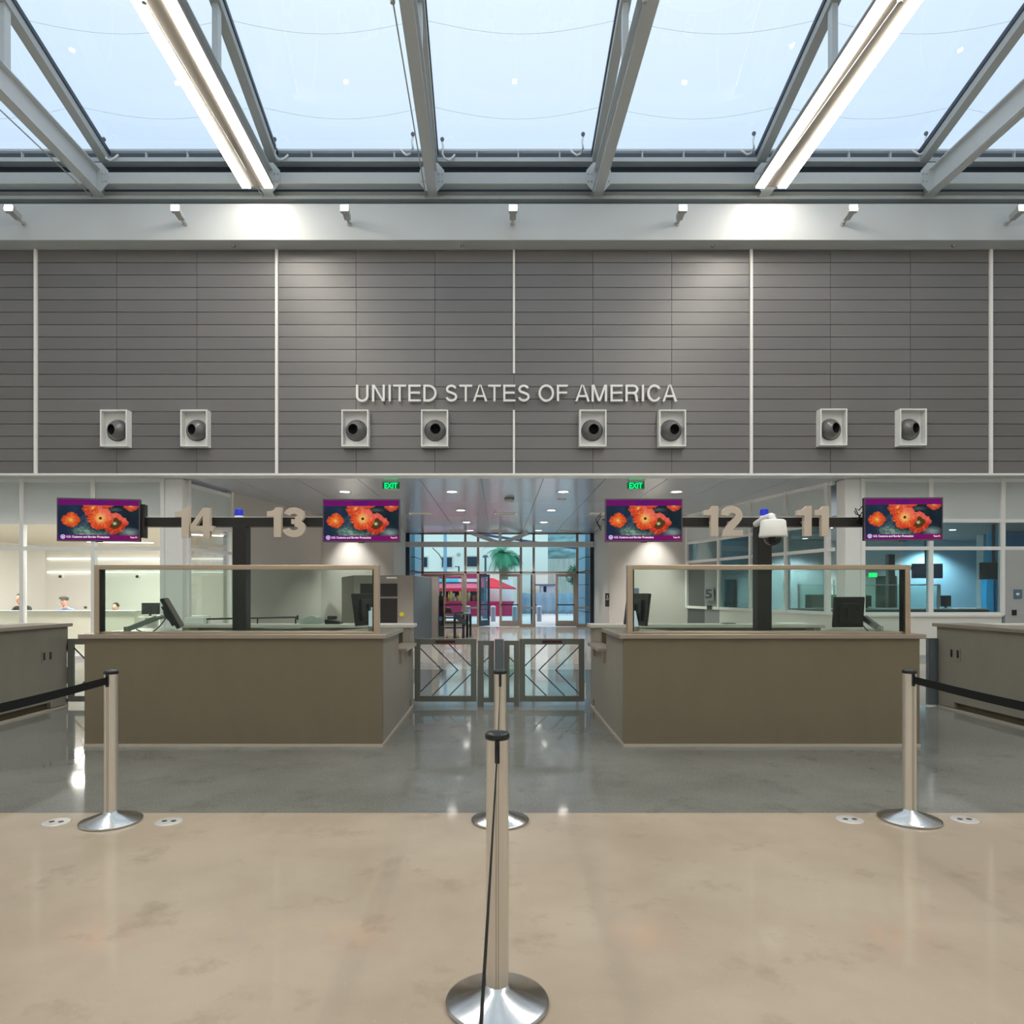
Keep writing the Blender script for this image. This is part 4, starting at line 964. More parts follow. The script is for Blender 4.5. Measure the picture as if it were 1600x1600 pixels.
# ---- sign pylons with beacons
def pylon(px0, px1, bx0, bx1, lb):
    Y0_, Y1_ = 7.925, 8.085; x0_, x1_ = PX(px0, Y0_), PX(px1, Y0_)
    T = thing('sign_pylon', lb, 'post', ((x0_+x1_)/2, 8.0, 0), 'black sign pylons')
    zt = PZ(808.5, 7.925); zb_ = PZ(822.5, 7.925)
    b = MB(); b.box(x0_, x1_, Y0_, Y1_, 0, zb_-.001); b.box(x0_-.05, x1_+.05, Y0_-.04, Y1_+.04, 0, .015); b.build('post', M_black, T, bevel=.003)
    b = MB(); b.box(PX(bx0, Y0_), PX(bx1, Y0_), Y0_, Y1_-.02, zb_, zt); b.build('crossbar', M_black, T, bevel=.003)
    b = MB(); b.box(PX(bx0, Y0_), PX(bx1, Y0_), Y0_-.003, Y1_-.017, zt, zt+.006); b.build('light_edge', M_wframe, T)
    return zt+.006
zt = pylon(363, 384, 221, 540, 'black post with crossbar carrying the numbers 14 and 13')
pylon(1184, 1206, 1030, 1391, 'black post with crossbar carrying the numbers 12 and 11')
for px_, lb in ((373.5, 'numbers 14 and 13'), (1194, 'numbers 12 and 11')):
    x = PX(px_, 8.0); T = thing('beacon_light', 'small blue beacon lamp on top of the crossbar between '+lb, 'beacon', (x, 8.0, zt), 'blue beacons')
    b = MB(); b.cyl((x, 8, zt), (x, 8, zt+.02), .05, n=20); b.build('base', M_letter, T)
    b = MB(); b.lathe([(.043, zt+.02), (.043, zt+.085), (.036, zt+.1), (0, zt+.104)], (x, 8, 0), 20)
    for k_ in range(8): a_ = k_*PI/4; b.cyl((x+.043*math.cos(a_), 8+.043*math.sin(a_), zt+.02), (x+.043*math.cos(a_), 8+.043*math.sin(a_), zt+.09), .006, n=6)
    b.build('lens', M_blueglass, T)
# dome camera
x = PX(1208, 7.5); s_ = 7.5/F0
T = thing('dome_camera', 'large white security dome camera hanging on the right crossbar beside number 11', 'camera', (x, 7.5, PZ(854, 7.5)))
za, zb = PZ(839, 7.5), PZ(813, 7.5)
b = MB(); b.lathe([(.0, zb+.008), (.11, zb+.006), (.13, zb-.01), (.14, zb-.12), (.148, za+.015), (.146, za), (.10, za-.006)], (x, 7.5, 0), 36); b.build('housing', M_letter, T)
b = MB(); b.ball((x, 7.5, za-.004), .098, 28, (1, 1, 1.0), PI/2, PI); b.build('dome', G_dome, T)
b = MB(); b.cyl((x-.02, 7.48, za+.0), (x-.02, 7.45, za-.06), .04, n=16); b.cyl((x-.02, 7.45, za-.045), (x-.02, 7.40, za-.06), .022, n=12); b.build('lens', M_plastic, T)
b = MB(); b.tube([(x, 7.5, zb), (x+.005, 7.5, zb+.035), (x, 7.55, zb+.055), (x-.02, 7.7, zb+.045), (x-.03, 7.925, zb+.0)], [.05, .042, .034, .03, .035], 14); b.build('bracket', M_letter, T)
# digits
def dig1(x, z, h): return [[(x+.23*h, z), (x+.475*h, z), (x+.475*h, z+h), (x+.29*h, z+h), (x+.25*h, z+.93*h), (x+.17*h, z+.88*h), (x, z+.86*h), (x, z+.69*h), (x+.23*h, z+.69*h)]]
def arc(cx, cz, rx, rz, a0, a1, n=16): return [(cx+rx*math.cos(math.radians(a0+(a1-a0)*k/n)), cz+rz*math.sin(math.radians(a0+(a1-a0)*k/n))) for k in range(n+1)]
def digit(ch, x, z, h, y0, y1):
    b = MB(); w_ = .235*h; e_ = .0012
    if ch == '1': b.prism(dig1(x, z, h)[0], y0, y1)
    elif ch == '4':
        b.prism([(x+.43*h, z), (x+.67*h, z), (x+.67*h, z+h), (x+.43*h, z+h)], y0, y1)
        b.prism([(x, z+.21*h), (x+.43*h, z+.21*h), (x+.43*h, z+.39*h), (x+.0*h, z+.39*h)], y0, y1); b.prism([(x+.67*h, z+.21*h), (x+.8*h, z+.21*h), (x+.8*h, z+.39*h), (x+.67*h, z+.39*h)], y0, y1)
        b.prism([(x, z+.39*h), (x+.2*h, z+.39*h), (x+.43*h, z+.74*h), (x+.43*h, z+h)], y0-e_, y1)
    elif ch == '3':
        b.ribbon(arc(x+.37*h, z+.73*h, .235*h, .16*h, 172, -78), w_*.92, y0, y1)
        b.ribbon(arc(x+.37*h, z+.29*h, .265*h, .18*h, 82, -176), w_, y0-e_, y1)
        b.prism([(x+.28*h, z+.44*h), (x+.42*h, z+.44*h), (x+.42*h, z+.60*h), (x+.28*h, z+.60*h)], y0-2*e_, y1)
    elif ch == '2':
        top = arc(x+.36*h, z+.69*h, .235*h, .195*h, 180, -20)
        b.ribbon(top+[(x+.50*h, z+.50*h), (x+.34*h, z+.33*h), (x+.22*h, z+.17*h), (x+.15*h, z+.04*h)], w_, y0, y1)
        b.prism([(x+.01*h, z), (x+.72*h, z), (x+.72*h, z+.2*h), (x+.06*h, z+.2*h)], y0-e_, y1)
    return b
Yd = 7.80
for num, pxs, pz0, pz1, lb in (('14', (273, 297), 839.5, 793.5, 'leftmost booth number, beige digits 14 on the left crossbar'), ('13', (417, 442), 839.0, 792.5, 'beige digits 13 on the left crossbar beside the screen'),
                       ('12', (1100, 1127), 837.5, 790.5, 'beige digits 12 on the right crossbar left of the dome camera'), ('11', (1246, 1273), 837.5, 790.5, 'beige digits 11 on the right crossbar right of the dome camera')):
    z_ = PZ(pz0, Yd); h_ = PZ(pz1, Yd)-z_
    T = thing('booth_number', lb, 'number sign', (PX(pxs[1], Yd), Yd, z_), 'booth number signs')
    for ch, px_ in zip(num, pxs): digit(ch, PX(px_, Yd), z_, h_, Yd, Yd+.06).build('digit', M_digit, T)
    for px_ in (pxs[0]+14, pxs[1]+(24 if num == '14' else 16)):
        b = MB(); b.cyl((PX(px_, Yd), Yd+.055, PZ(815, Yd)), (PX(px_, Yd), 7.924, PZ(815, Yd)), .012, n=8); b.build('mounting_pin', M_steel, T)

# ---- flower screens
def hsh(i, j): 
    v = math.sin(i*127.1+j*311.7)*43758.5453; return v-math.floor(v)
def vn(x, y):
    i, j = math.floor(x), math.floor(y); fx, fy = x-i, y-j; fx = fx*fx*(3-2*fx); fy = fy*fy*(3-2*fy)
    return (hsh(i, j)*(1-fx)+hsh(i+1, j)*fx)*(1-fy)+(hsh(i, j+1)*(1-fx)+hsh(i+1, j+1)*fx)*fy
def lerp3(a, b_, t): t = max(0, min(1, t)); return tuple(a[k_]+(b_[k_]-a[k_])*t for k_ in range(3))
FL = [ # cx, cy, rx, ry, petals, inner, outer, pinkdir, centre kind
    (.90, .86, .085, .12, 9, (230,120,70), (200,60,40), None, 0),
    (.60, .90, .10, .10, 9, (225,110,50), (214,66,38), None, 1),
    (.43, .80, .125, .20, 9, (226,90,50), (205,60,35), None, 0),
    (.155, .495, .105, .165, 11, (250,150,60), (222,72,24), None, 2),
    (.70, .42, .145, .235, 13, (200,60,30), (205,52,30), 1.0, 3),
    (.52, .545, .155, .27, 13, (255,170,90), (232,70,30), .9, 4)]
def pic(u, v):
    if v > .86: return (112,0,104) if v > .985 or vn(u*9, 3) > .2 else (96,0,110)
    if v < .125: return lerp3((98,0,112), (128,0,96), u*1.1)
    c = (26,34,76) if u < .38 else (12,22,38)
    c = lerp3(c, (44,64,110), .8*math.exp(-((u-.2)/.2)**2-((v-.8)/.1)**2))
    c = lerp3(c, (12,40,50), vn(u*14, v*9))
    g = math.exp(-((u-.30)/.11)**2-((v-.22)/.14)**2)+.8*math.exp(-((u-.52)/.15)**2-((v-.16)/.07)**2)
    c = lerp3(c, lerp3((50,84,76), (150,176,160), vn(u*40, v*26)), min(1, g*1.3))
    g2 = math.exp(-((u-.33)/.06)**2-((v-.52)/.12)**2); c = lerp3(c, (78,110,104), g2*vn(u*22, v*15)*1.2)
    q = math.exp(-((u-.88)/.12)**2-((v-.20)/.11)**2)
    st = abs(math.sin((u*1.7+v*.9)*88+4*vn(u*12, v*12)))
    if q > .25 and st > .8: c = lerp3(c, (196,214,212), q)
    q = math.exp(-((u-.70)/.10)**2-((v-.76)/.05)**2)
    if q > .3 and abs(math.sin((u-v*.6)*95)) > .72: c = lerp3(c, (120,140,130), q*.8)
    for (cx_, cy_, rx, ry, npet, ci, cc, pk, kind) in FL:
        dx, dy = (u-cx_)/rx, (v-cy_)/ry; r = math.hypot(dx, dy); a = math.atan2(dy, dx)
        edge = 1.0+.09*abs(math.sin(a*npet/2+cx_*20))+.30*(vn(a*2.3+9, cx_*17)-.5)+.10*(vn(a*9+3, cy_*17)-.5)
        if r < edge:
            t = r/edge; k_ = lerp3(ci, cc, t*1.15)
            rid = abs(math.sin(a*npet+3*t+cx_*9)); k_ = lerp3(k_, (120,22,14), .75*(1-rid)**1.5*t*vn(a*4+cy_*9, t*4)*1.5)
            k_ = lerp3(k_, (255,170,100), 1.3*max(0, vn(a*7+cx_*30, t*6)-.55)); k_ = lerp3(k_, (110,24,20), 1.0*max(0, vn(a*5+cx_*13, t*9+5)-.6))
            if pk and math.cos(a-pk) > .35 and .35 < t: k_ = lerp3(k_, (255,140,130), .6*min(1, (math.cos(a-pk)-.35)*2.4)*(.55+.45*vn(a*9, t*9)))
            if kind in (0, 2) and t < .3: k_ = lerp3((240,210,90), k_, t/.3)
            if kind == 1 and t < .35: k_ = lerp3((50,50,20), k_, t/.35)
            if kind == 4:
                k_ = lerp3((252,214,120), k_, min(1, t/.5)); 
                if t < .13: k_ = (60,40,20)
            if kind == 3 and t < .55: k_ = lerp3((70,60,20), (120,40,20), max(0, (t-.3)/.25)); k_ = (226,226,180) if t < .15 and vn(u*200, v*120) > .4 else k_
            c = k_
    return c
NX, NY = 190, 106
TW, TH = .845, .455
me = bpy.data.meshes.new('picture')
vs = [(-TW/2+TW*i/NX, 0, -TH/2+TH*j/NY) for j in range(NY+1) for i in range(NX+1)]
fs = [(j*(NX+1)+i, j*(NX+1)+i+1, (j+1)*(NX+1)+i+1, (j+1)*(NX+1)+i) for j in range(NY) for i in range(NX)]
me.from_pydata(vs, [], fs)
ca = me.color_attributes.new('picture', 'FLOAT_COLOR', 'POINT')
buf = []
for j in range(NY+1):
    for i in range(NX+1):
        buf += srgb(*pic(i/NX, j/NY))
ca.data.foreach_set('color', buf)
M_pic = bpy.data.materials.new('screen_picture'); M_pic.use_nodes = True
n, l = M_pic.node_tree.nodes, M_pic.node_tree.links; p = n['Principled BSDF']
at = n.new('ShaderNodeVertexColor'); at.layer_name = 'picture'
p.inputs['Base Color'].default_value = (.01, .01, .01, 1); p.inputs['Roughness'].default_value = .25; p.inputs['Specular IOR Level'].default_value = .08
l.new(at.outputs[0], p.inputs['Emission Color']); p.inputs['Emission Strength'].default_value = .86
me.materials.append(M_pic)
M_cap = emis('screen_caption', (1, .92, 1), .95); M_emb = emis('screen_emblem_blue', srgb(60,90,170)[:3], 1.0)
M_bezel = mat('screen_bezel', srgb(92,84,88), .4); M_tvside = mat('screen_side', srgb(40,36,42), .45)
capv = text_mb('U.S. Customs and Border Protection', .03, .001, .0006); capr = text_mb('Tune 91', .02, .001, .0004)
def tvscreen(x, y, z, yaw, pitch, lb, side):
    T = thing('flower_screen', lb, 'screen', (x, y, z), 'screens showing orange cactus flowers')
    def emp(b, nm_, m_, par=T, bev=0):
        b.v = [(v[0]+x, v[1]+y, v[2]+z) for v in b.v]; return b.build(nm_, m_, par, bevel=bev)
    w2, h2 = .433, .242
    emp(MB().box(-w2, w2, .004, .05, -h2, h2), 'housing', M_tvside, bev=.004)
    b = MB(); b.box(-w2, -TW/2, -.006, .004, -h2, h2); b.box(TW/2, w2, -.006, .004, -h2, h2); b.box(-TW/2, TW/2, -.006, .004, TH/2, h2); b.box(-TW/2, TW/2, -.006, .004, -h2, -TH/2)
    emp(b, 'bezel', M_bezel)
    o = bpy.data.objects.new('picture', me); C.objects.link(o); o.parent = T
    pic_o = o
    vs, fs_ = capv; b = MB(); b.add(fit(vs, -TW*.395, TW*.13, -TH*.445, -TH*.393, -.003), fs_); emp(b, 'caption', M_cap, pic_o)
    vs, fs_ = capr; b = MB(); b.add(fit(vs, TW*.39, TW*.475, -TH*.443, -TH*.402, -.003), fs_); emp(b, 'caption', M_cap, pic_o)
    b = MB(); b.m(0); b.cyl((-TW*.44, -.002, -TH*.42), (-TW*.44, -.001, -TH*.42), .0235, n=24); b.m(1); b.cyl((-TW*.44, -.003, -TH*.42), (-TW*.44, -.002, -TH*.42), .018, n=24)
    b.m(0); b.prism([(-TW*.44-.013, -TH*.42+.006), (-TW*.44, -TH*.42-.013), (-TW*.44+.013, -TH*.42+.006), (-TW*.44+.004, -TH*.42+.002), (-TW*.44, -TH*.42+.012), (-TW*.44-.004, -TH*.42+.002)], -.004, -.003)
    emp(b, 'emblem', [M_cap, M_emb], pic_o)
    b = MB(); b.box(-.035, .035, -.004, .03, -h2-.008, -h2); emp(b, 'sensor_bar', M_tvside)
    b = MB(); b.box(-.16, .16, .05, .143, -.05, .05); b.box(-.2, .2, .05, .08, -.13, .13); b.box(side*.2, side*.46, .055, .08, -.03, .03)
    if abs(side) > 0: b.box(side*.433, side*.47, .03, .14, -.19, .19)
    emp(b, 'wall_mount', M_black)
    T.rotation_euler = (pitch, 0, yaw)
    return T
tvscreen(PX(154.5, 7.78), 7.78, PZ(812.5, 7.78), math.radians(9), math.radians(0), 'leftmost flower screen, angled, at the left end of the 14 crossbar', 1)
tvscreen(PX(564.5, 7.78), 7.78, PZ(813.5, 7.78), 0, 0, 'flower screen at the right end of the crossbar with number 13', 0)
tvscreen(PX(1006, 7.78), 7.78, PZ(813, 7.78), 0, 0, 'flower screen at the left end of the crossbar with number 12', 0)
tvscreen(PX(1411.5, 7.78), 7.78, PZ(811, 7.78), math.radians(-2), 0, 'rightmost flower screen at the right end of the crossbar with number 11', 0)
b = MB()
for k_ in range(2):
    pts = [(PX(940-6*math.sin(PI*t/8)*(1+.4*k_), 7.85)+.0, 7.86, PZ(806+22*t/8-4*k_, 7.85)) for t in range(9)]
    b.tube(pts, .006, 6)
b.tube([(PX(941, 7.85), 7.86, PZ(812, 7.85)), (PX(948, 7.85), 7.85, PZ(811, 7.85))], .007, 6)
tag(b.build('looped_cable', M_plastic), 'black cable loop at the left edge of the 12 flower screen', 'cable')
b = MB()
for (pp) in ([(1349,790),(1343,797),(1337,794),(1341,803),(1346,810)], [(1348,800),(1340,812),(1331,812),(1334,819),(1346,820)], [(1347,806),(1338,803),(1336,798)]):
    b.tube([(PX(a_, 7.86), 7.87, PZ(c_, 7.86)) for a_, c_ in pp], .006, 6)
tag(b.build('tangled_cable', M_plastic), 'tangle of black cables behind the left edge of the 11 flower screen', 'cable')

# ================================================================ LANE GATES
YG = 9.19; XG = lambda px: PX(px, YG); ZG = lambda py: PZ(py, YG)
def gate_leaf(x0, x1, point, lb, handle=True, cat='gate'):
    """point = +1 chevrons point to +x"""
    z0_, z1_ = ZG(1096), ZG(998); w_ = .075
    T = thing('lane_gate', lb, cat, ((x0+x1)/2, YG, 0), 'lane gates')
    b = MB(); b.box(x0, x0+w_, YG-.02, YG+.02, z0_, z1_); b.box(x1-w_, x1, YG-.02, YG+.02, z0_, z1_); b.box(x0+w_, x1-w_, YG-.02, YG+.02, z1_-w_, z1_); b.box(x0+w_, x1-w_, YG-.02, YG+.02, z0_, z0_+w_); b.build('frame', M_gate, T, bevel=.003)
    xi0, xi1 = x0+w_, x1-w_; zi0, zi1 = z0_+w_, z1_-w_; zm = (zi0+zi1)/2; wi = xi1-xi0; hi_ = (zi1-zi0)/2
    def bar(off, up):
        # line through (off,zm) going away from the point at 45 degrees
        p1 = None; xx0 = xi0+off if point > 0 else xi1-off
        L_ = min(hi_, off)          # runs back from the tip
        a_ = (xx0, zm); e_ = (xx0-point*L_, zm+up*L_)
        s0 = 0
        if off > wi:                # tip lies beyond the frame: start where it enters
            s0 = off-wi; a_ = (xx0-point*s0, zm+up*s0)
        if s0 < L_: 
            bb = MB(); bb.beam((a_[0], YG, a_[1]), (e_[0], YG, e_[1]), .014, .012, up=(0, 1, 0)); bb.build('chevron_bar', M_dark, T)
    for off in (wi*.43, wi*.74, wi*1.08): bar(off, 1); bar(off, -1)
    if handle:
        b = MB(); b.box((x0+x1)/2-.13, (x0+x1)/2+.13, YG-.032, YG-.021, z1_-.055, z1_-.02); b.build('status_bar', mat('dark_red_lamp', srgb(70,20,26), .3), T)
    hx_ = x0 if point > 0 else x1
    for zz in (.2, .62):
        b = MB(); b.cyl((hx_-point*.012, YG-.015, zz-.1), (hx_-point*.012, YG-.015, zz+.1), .012, n=8); b.build('hinge', M_letter, T)
    return T
gate_leaf(XG(648), XG(744.5), 1, 'left leaf of the centre lane gate with right-pointing chevron bars')
gate_leaf(XG(811.5), XG(913), -1, 'right leaf of the centre lane gate with left-pointing chevron bars')
gate_leaf(XG(107), XG(205), 1, 'gate leaf in the left lane between the left booths, mostly hidden')
b = MB(); b.box(XG(103), XG(107)-.03, YG-.04, YG+.04, 0, .9); b.box(-5.735, XG(103), YG-.03, YG+.03, .06, .12); b.box(-5.735, XG(103), YG-.03, YG+.03, .75, .82)
tag(b.build('hinge_post', M_gatepost), 'blue-grey hinge post at the left lane gate beside the edge booth', 'post')
b = MB(); b.box(5.69, 5.815, YG-.03, YG+.03, .02, .9); b.cyl((5.68, YG-.03, .3), (5.68, YG-.03, .8), .02, n=8)
tag(b.build('hinge_post', M_gatepost), 'blue-grey hinge post on the corner of the right edge booth', 'post')
T = thing('gate_divider', 'fixed grey frame with solid pedestal between the two centre gate leaves', 'gate', (XG(779.5), YG, 0))
b = MB()
for a_, c_ in ((746.5, 756), (763.5, 772), (787.5, 796), (803, 811)):
    b.box(XG(a_), XG(c_), YG-.025, YG+.025, 0 if a_ in (746.5, 803) else ZG(1097), ZG(1000)-.01)
for a_, c_ in ((756, 763.5), (796, 803)):
    b.box(XG(a_), XG(c_), YG-.024, YG+.024, ZG(1097), ZG(1090)); b.box(XG(a_), XG(c_), YG-.024, YG+.024, ZG(1008), ZG(1000)-.01)
b.box(XG(772), XG(787.5), YG-.02, YG+.02, ZG(1097), ZG(1090)); b.build('frame', M_gate, T)
b = MB(); b.box(XG(773), XG(787), YG-.12, YG-.026, 0, ZG(998)); b.build('pedestal', M_gatepost, T, bevel=.005)
for (xx0, xx1, s) in ((XG(756), XG(763.5), -1), (XG(796), XG(803), 1)):
    for zz, u_ in ((ZG(1046)+.1, 1), (ZG(1046)-.1, -1)):
        b = MB(); b.beam((xx0, YG, zz+(.0 if s*u_ < 0 else .06)*1), (xx1, YG, zz+(.06 if s*u_ < 0 else .0)), .014, .012, up=(0, 1, 0)); b.build('chevron_bar', M_dark, T)

# ================================================================ STANCHIONS
def stanchion(x, y, belt, lb, belt_len=2.05, bx=0.):
    """belt: +1 leaves towards the viewer (-y)"""
    T = thing('belt_stanchion', lb, 'stanchion', (x, y, 0), 'belt stanchions')
    b = MB(); b.lathe([(0, 0), (.186, 0), (.19, .006), (.19, .014), (.183, .018), (.05, .062), (.044, .075), (0, .075)], (x, y, 0), 56); b.build('base', M_chrome, T)
    b = MB(); b.cyl((x, y, .07), (x, y, .975), .0415, n=40)
    b.build('pole', M_pole, T)
    b = MB()
    for s_ in (-1, 1):
        for dx in (-.0045, .0045): b.box(x+dx-.0008, x+dx+.0008, y+s_*.0415-.0012, y+s_*.0415+.0012, .075, .9)
    b.build('pole_groove', mat('groove_brown', srgb(120,110,96), .5), T)
    b = MB(); b.lathe([(0, .975), (.0435, .975), (.0455, .98), (.0455, .992), (.040, .999), (0, 1.0)], (x, y, 0), 40); b.build('cap', M_plastic, T)
    b = MB(); b.box(x-.009, x+.009, y-.053, y-.036, .895, .975); b.build('belt_clip', M_plastic, T, bevel=.003)
    if belt:
        bb = MB(); N_ = 24; x_e = bx
        vs = []
        for k_ in range(N_+1):
            f = k_/N_; yy = y-.045-(belt_len-.09)*f; sg = .016*math.sin(PI*f)
            for z in (.912-sg, .960-sg):
                for dx in (-.0012, .0012): vs.append((x+x_e*f+dx, yy, z))
        fs = []
        for k_ in range(N_):
            a_ = k_*4; c_ = a_+4
            fs += [(a_, c_, c_+2, a_+2), (a_+1, a_+3, c_+3, c_+1), (a_, a_+1, c_+1, c_), (a_+2, c_+2, c_+3, a_+3)]
        bb.add(vs, fs); bb.build('belt', M_belt, T)
    return T
YS = 4.575
stanchion(PX(173.5, YS-.02), YS-.02, 1, 'left satin stanchion with a black belt running off the left picture edge')
stanchion(PX(1421, YS+.02), YS+.02, 1, 'right satin stanchion with a black belt running off the right picture edge')
stanchion(PX(781.5, YS), YS, 1, 'centre stanchion farther back, partly hidden by the nearest one', 2.03, bx=-.012)
stanchion(PX(777, 2.545), 2.545, 1, 'nearest stanchion in the middle foreground, seen full height', 2.05, bx=-.022)
stanchion(PX(173.5, YS-.02), 2.505, 0, 'stanchion outside the left picture edge that ends the left belt')
stanchion(PX(1421, YS+.02), 2.545, 0, 'stanchion outside the right picture edge that ends the right belt')
stanchion(PX(777, 2.545)-.022, .495, 0, 'stanchion below the bottom picture edge that ends the centre belt')
# floor boxes
for px_, py_, lb in ((88, 1285, 'left of the left stanchion'), (264, 1284, 'right of the left stanchion'), (1328, 1281, 'left of the right stanchion'), (1507, 1281, 'right of the right stanchion')):
    Y = H0*F0/(py_-CY); x = PX(px_, Y)
    T = thing('floor_outlet', 'round silver floor outlet with two dark plugs, '+lb, 'outlet', (x, Y, 0), 'round outlets in the tan floor')
    b = MB(); b.lathe([(0, 0), (.088, 0), (.088, .003), (.078, .005), (0, .0045)], (x, Y, 0), 32); b.build('plate', mat('outlet_silver', srgb(214,210,206), .35, .3), T)
    for dx in (-.03, .03):
        b = MB(); b.lathe([(0, .0045), (.017, .0045), (.016, .007), (0, .0075)], (x+dx, Y, 0), 16); b.build('plug', mat('plug_dark', srgb(60,58,56), .5), T)

# ================================================================ HALL EQUIPMENT
M_mach = mat('machine_grey', srgb(150,144,138), .5, .1); M_machb = mat('machine_slate', srgb(92,102,110), .45, .1)
T = thing('screening_cabinet', 'tall grey equipment cabinet with dark windows behind the left centre booth', 'cabinet', (-3.2, 20.6, 0))
p0, p1, p2, p3 = (PX(553, 20.0), 20.0), (PX(646, 20.0), 20.0), (PX(674, 22.6), 22.6), (PX(553, 22.6)-.4, 22.6)
zt_ = PZ(899, 20.0)
b = MB(); b.slab([p0, p1, p2, p3], 0, zt_); b.build('body', [M_mach], T)
dv = (Vector(p2)-Vector(p1)).normalized(); nv = Vector((dv.y, -dv.x))*.012
b = MB(); b.slab([(p1[0]+dv.x*.02, p1[1]+dv.y*.02), (p1[0]+dv.x*.02+nv.x, p1[1]+dv.y*.02+nv.y), (p2[0]+nv.x, p2[1]+nv.y), p2], .02, zt_-.02); b.build('side_cover', M_machb, T)
M_dkw = mat('machine_window', srgb(44,42,42), .15)
for (a_, c_, e_, g_) in ((563, 585, 912, 932), (563, 585, 935, 974), (594, 621, 912, 932), (594, 621, 935, 974)):
    b = MB(); b.box(PX(a_, 20), PX(c_, 20), 19.98, 20.0, PZ(g_, 20), PZ(e_, 20)); b.build('window', M_dkw, T)
b = MB(); xx, zz = PX(628, 19.97), PZ(960, 19.97); b.cyl((xx, 20.0, zz), (xx, 19.94, zz), .065, n=20); b.build('stop_button', mat('yellow_plastic', srgb(215,200,30), .5), T)
b = MB(); b.box(PX(604, 20), PX(620, 20), 19.98, 20.0, PZ(904, 20), PZ(901.5, 20)); b.build('label_plate', M_letter, T)
T = thing('equipment_locker', 'narrow tall grey panel beside the equipment cabinet in the hall', 'cabinet', (PX(679, 23), 23, 0))
b = MB(); b.box(PX(674, 22.8), PX(684, 22.8), 22.8, 23.4, 0, PZ(901, 22.8)); b.build('panel', M_mach, T)
T = thing('glass_partition', 'narrow dark glass partition with a gold edge beside the inspection table', 'partition', (PX(690, 23.2), 23.2, 0))
b = MB(); b.box(PX(685, 23.2), PX(693.4, 23.2), 23.18, 23.2, .02, PZ(931, 23.2)); b.build('panel', glass('smoked_glass', (.28, .34, .38, 1), 1), T)
b = MB(); b.box(PX(693.4, 23.2), PX(694.4, 23.2), 23.16, 23.22, 0, PZ(931, 23.2)); b.build('edge_post', mat('gold_edge', srgb(160,130,70), .4, .4), T)
T = thing('inspection_table', 'black inspection table with slatted shelf and raised sloping lid near the glass doors', 'table', (PX(713, 23), 23, 0))
ym = 22.7; q = lambda px: PX(px, ym); z = lambda py: PZ(py, ym)
b = MB(); b.box(q(695), q(734), ym, ym+1.0, z(960.5), z(958.5)); b.build('tabletop', M_machb, T)
for px_, yy in ((710.5, ym), (724, ym), (729, ym+.5), (733, ym+.95)):
    b = MB(); b.box(q(px_)-.04, q(px_)+.04, yy, yy+.08, 0, z(960.5)); b.build('leg', M_plastic, T)
for k_ in range(4):
    b = MB(); b.box(q(695), q(724), ym+.04, ym+.1, .32+.16*k_, .37+.16*k_); b.build('slat', M_plastic, T)
b = MB(); b.add([(q(710), ym-.05, z(956.5)), (q(728), ym-.05, z(970)), (q(728), ym+.5, z(970)), (q(710), ym+.5, z(956.5)), (q(710), ym-.05, z(965)), (q(727), ym-.05, z(978)), (q(727), ym+.5, z(978)), (q(710), ym+.5, z(965))],
  [(0,1,2,3),(7,6,5,4),(0,4,5,1),(1,5,6,2),(2,6,7,3),(3,7,4,0)]); b.build('sloping_lid', mat('table_slate', srgb(60,68,74), .25), T)
b = MB(); b.prism([(q(695), z(958.5)), (q(706), z(958.5)), (q(703), z(950)), (q(695), z(950))], ym+.2, ym+.7); tag(b.build('open_case', mat('case_maroon', srgb(60,16,30), .5)), 'dark maroon case on the inspection table', 'case')

# ================================================================ OUTSIDE
M_pave = mat('pavement_pale', srgb(205,206,206), .8, 0, .2, var=.03, scale=.6)
b = MB(); b.box(-45, 45, 30.06, 140, -.25, -.02); struct(b.build('floor_outside', M_pave, origin=(0, 30, 0)))
# canopy pier blocks beside the doors, blue-tinted metal cladding
M_bpan = mat('blue_metal_panel', srgb(110,150,175), .35, .2)
for x0_, x1_, nm_ in ((PX(641, 32)-1.4, PX(651.5, 32), 'left'), (PX(911, 32), PX(911, 32)+1.6, 'right')):
    b = MB()
    for k_ in range(8): b.box(x0_, x1_, 31.2, 34.5, .01+.62*k_, .6+.62*k_)
    tag(b.build('clad_pier', M_bpan), 'blue-grey panelled pier outside the glass doors on the '+nm_, 'pier')
# white building
YW = 52.0; XW = lambda px: PX(px, YW); ZW = lambda py: PZ(py, YW)
T = thing('white_building', 'bright white building with small dark square windows beyond the glass doors', 'building', (-6, YW, -.02))
b = MB(); b.box(-26, XW(856), YW, YW+10, -.02, 6.6); b.build('wall', mat('white_stucco', srgb(236,236,226), .8, 0, .2, var=.02), T)
b = MB(); b.box(-26.3, XW(856)+.2, YW-.25, YW+10.2, 6.6, 6.75); b.build('roof_edge', mat('roof_violet', srgb(80,80,130), .6), T)
M_wdk = mat('building_window_dark', srgb(24,44,66), .2)
for px_, py_ in ((574, 878), (616, 878), (660, 878.5), (698.5, 878.5), (737.5, 877.5), (804, 876), (690, 800), (760, 800)):
    b = MB(); b.box(XW(px_)-.46, XW(px_)+.46, YW-.06, YW, ZW(py_+9.5), ZW(py_-9.5)); F = b.build('window_frame', mat('stucco_trim', srgb(200,205,196), .8), T)
    b = MB(); b.box(XW(px_)-.37, XW(px_)+.37, YW-.08, YW-.06, ZW(py_+7.6), ZW(py_-7.6)); b.build('window_pane', M_wdk, F)
b = MB(); b.box(-26, XW(856), YW-.04, YW, ZW(897), ZW(895)); b.build('ledge', mat('stucco_trim', 0), T)
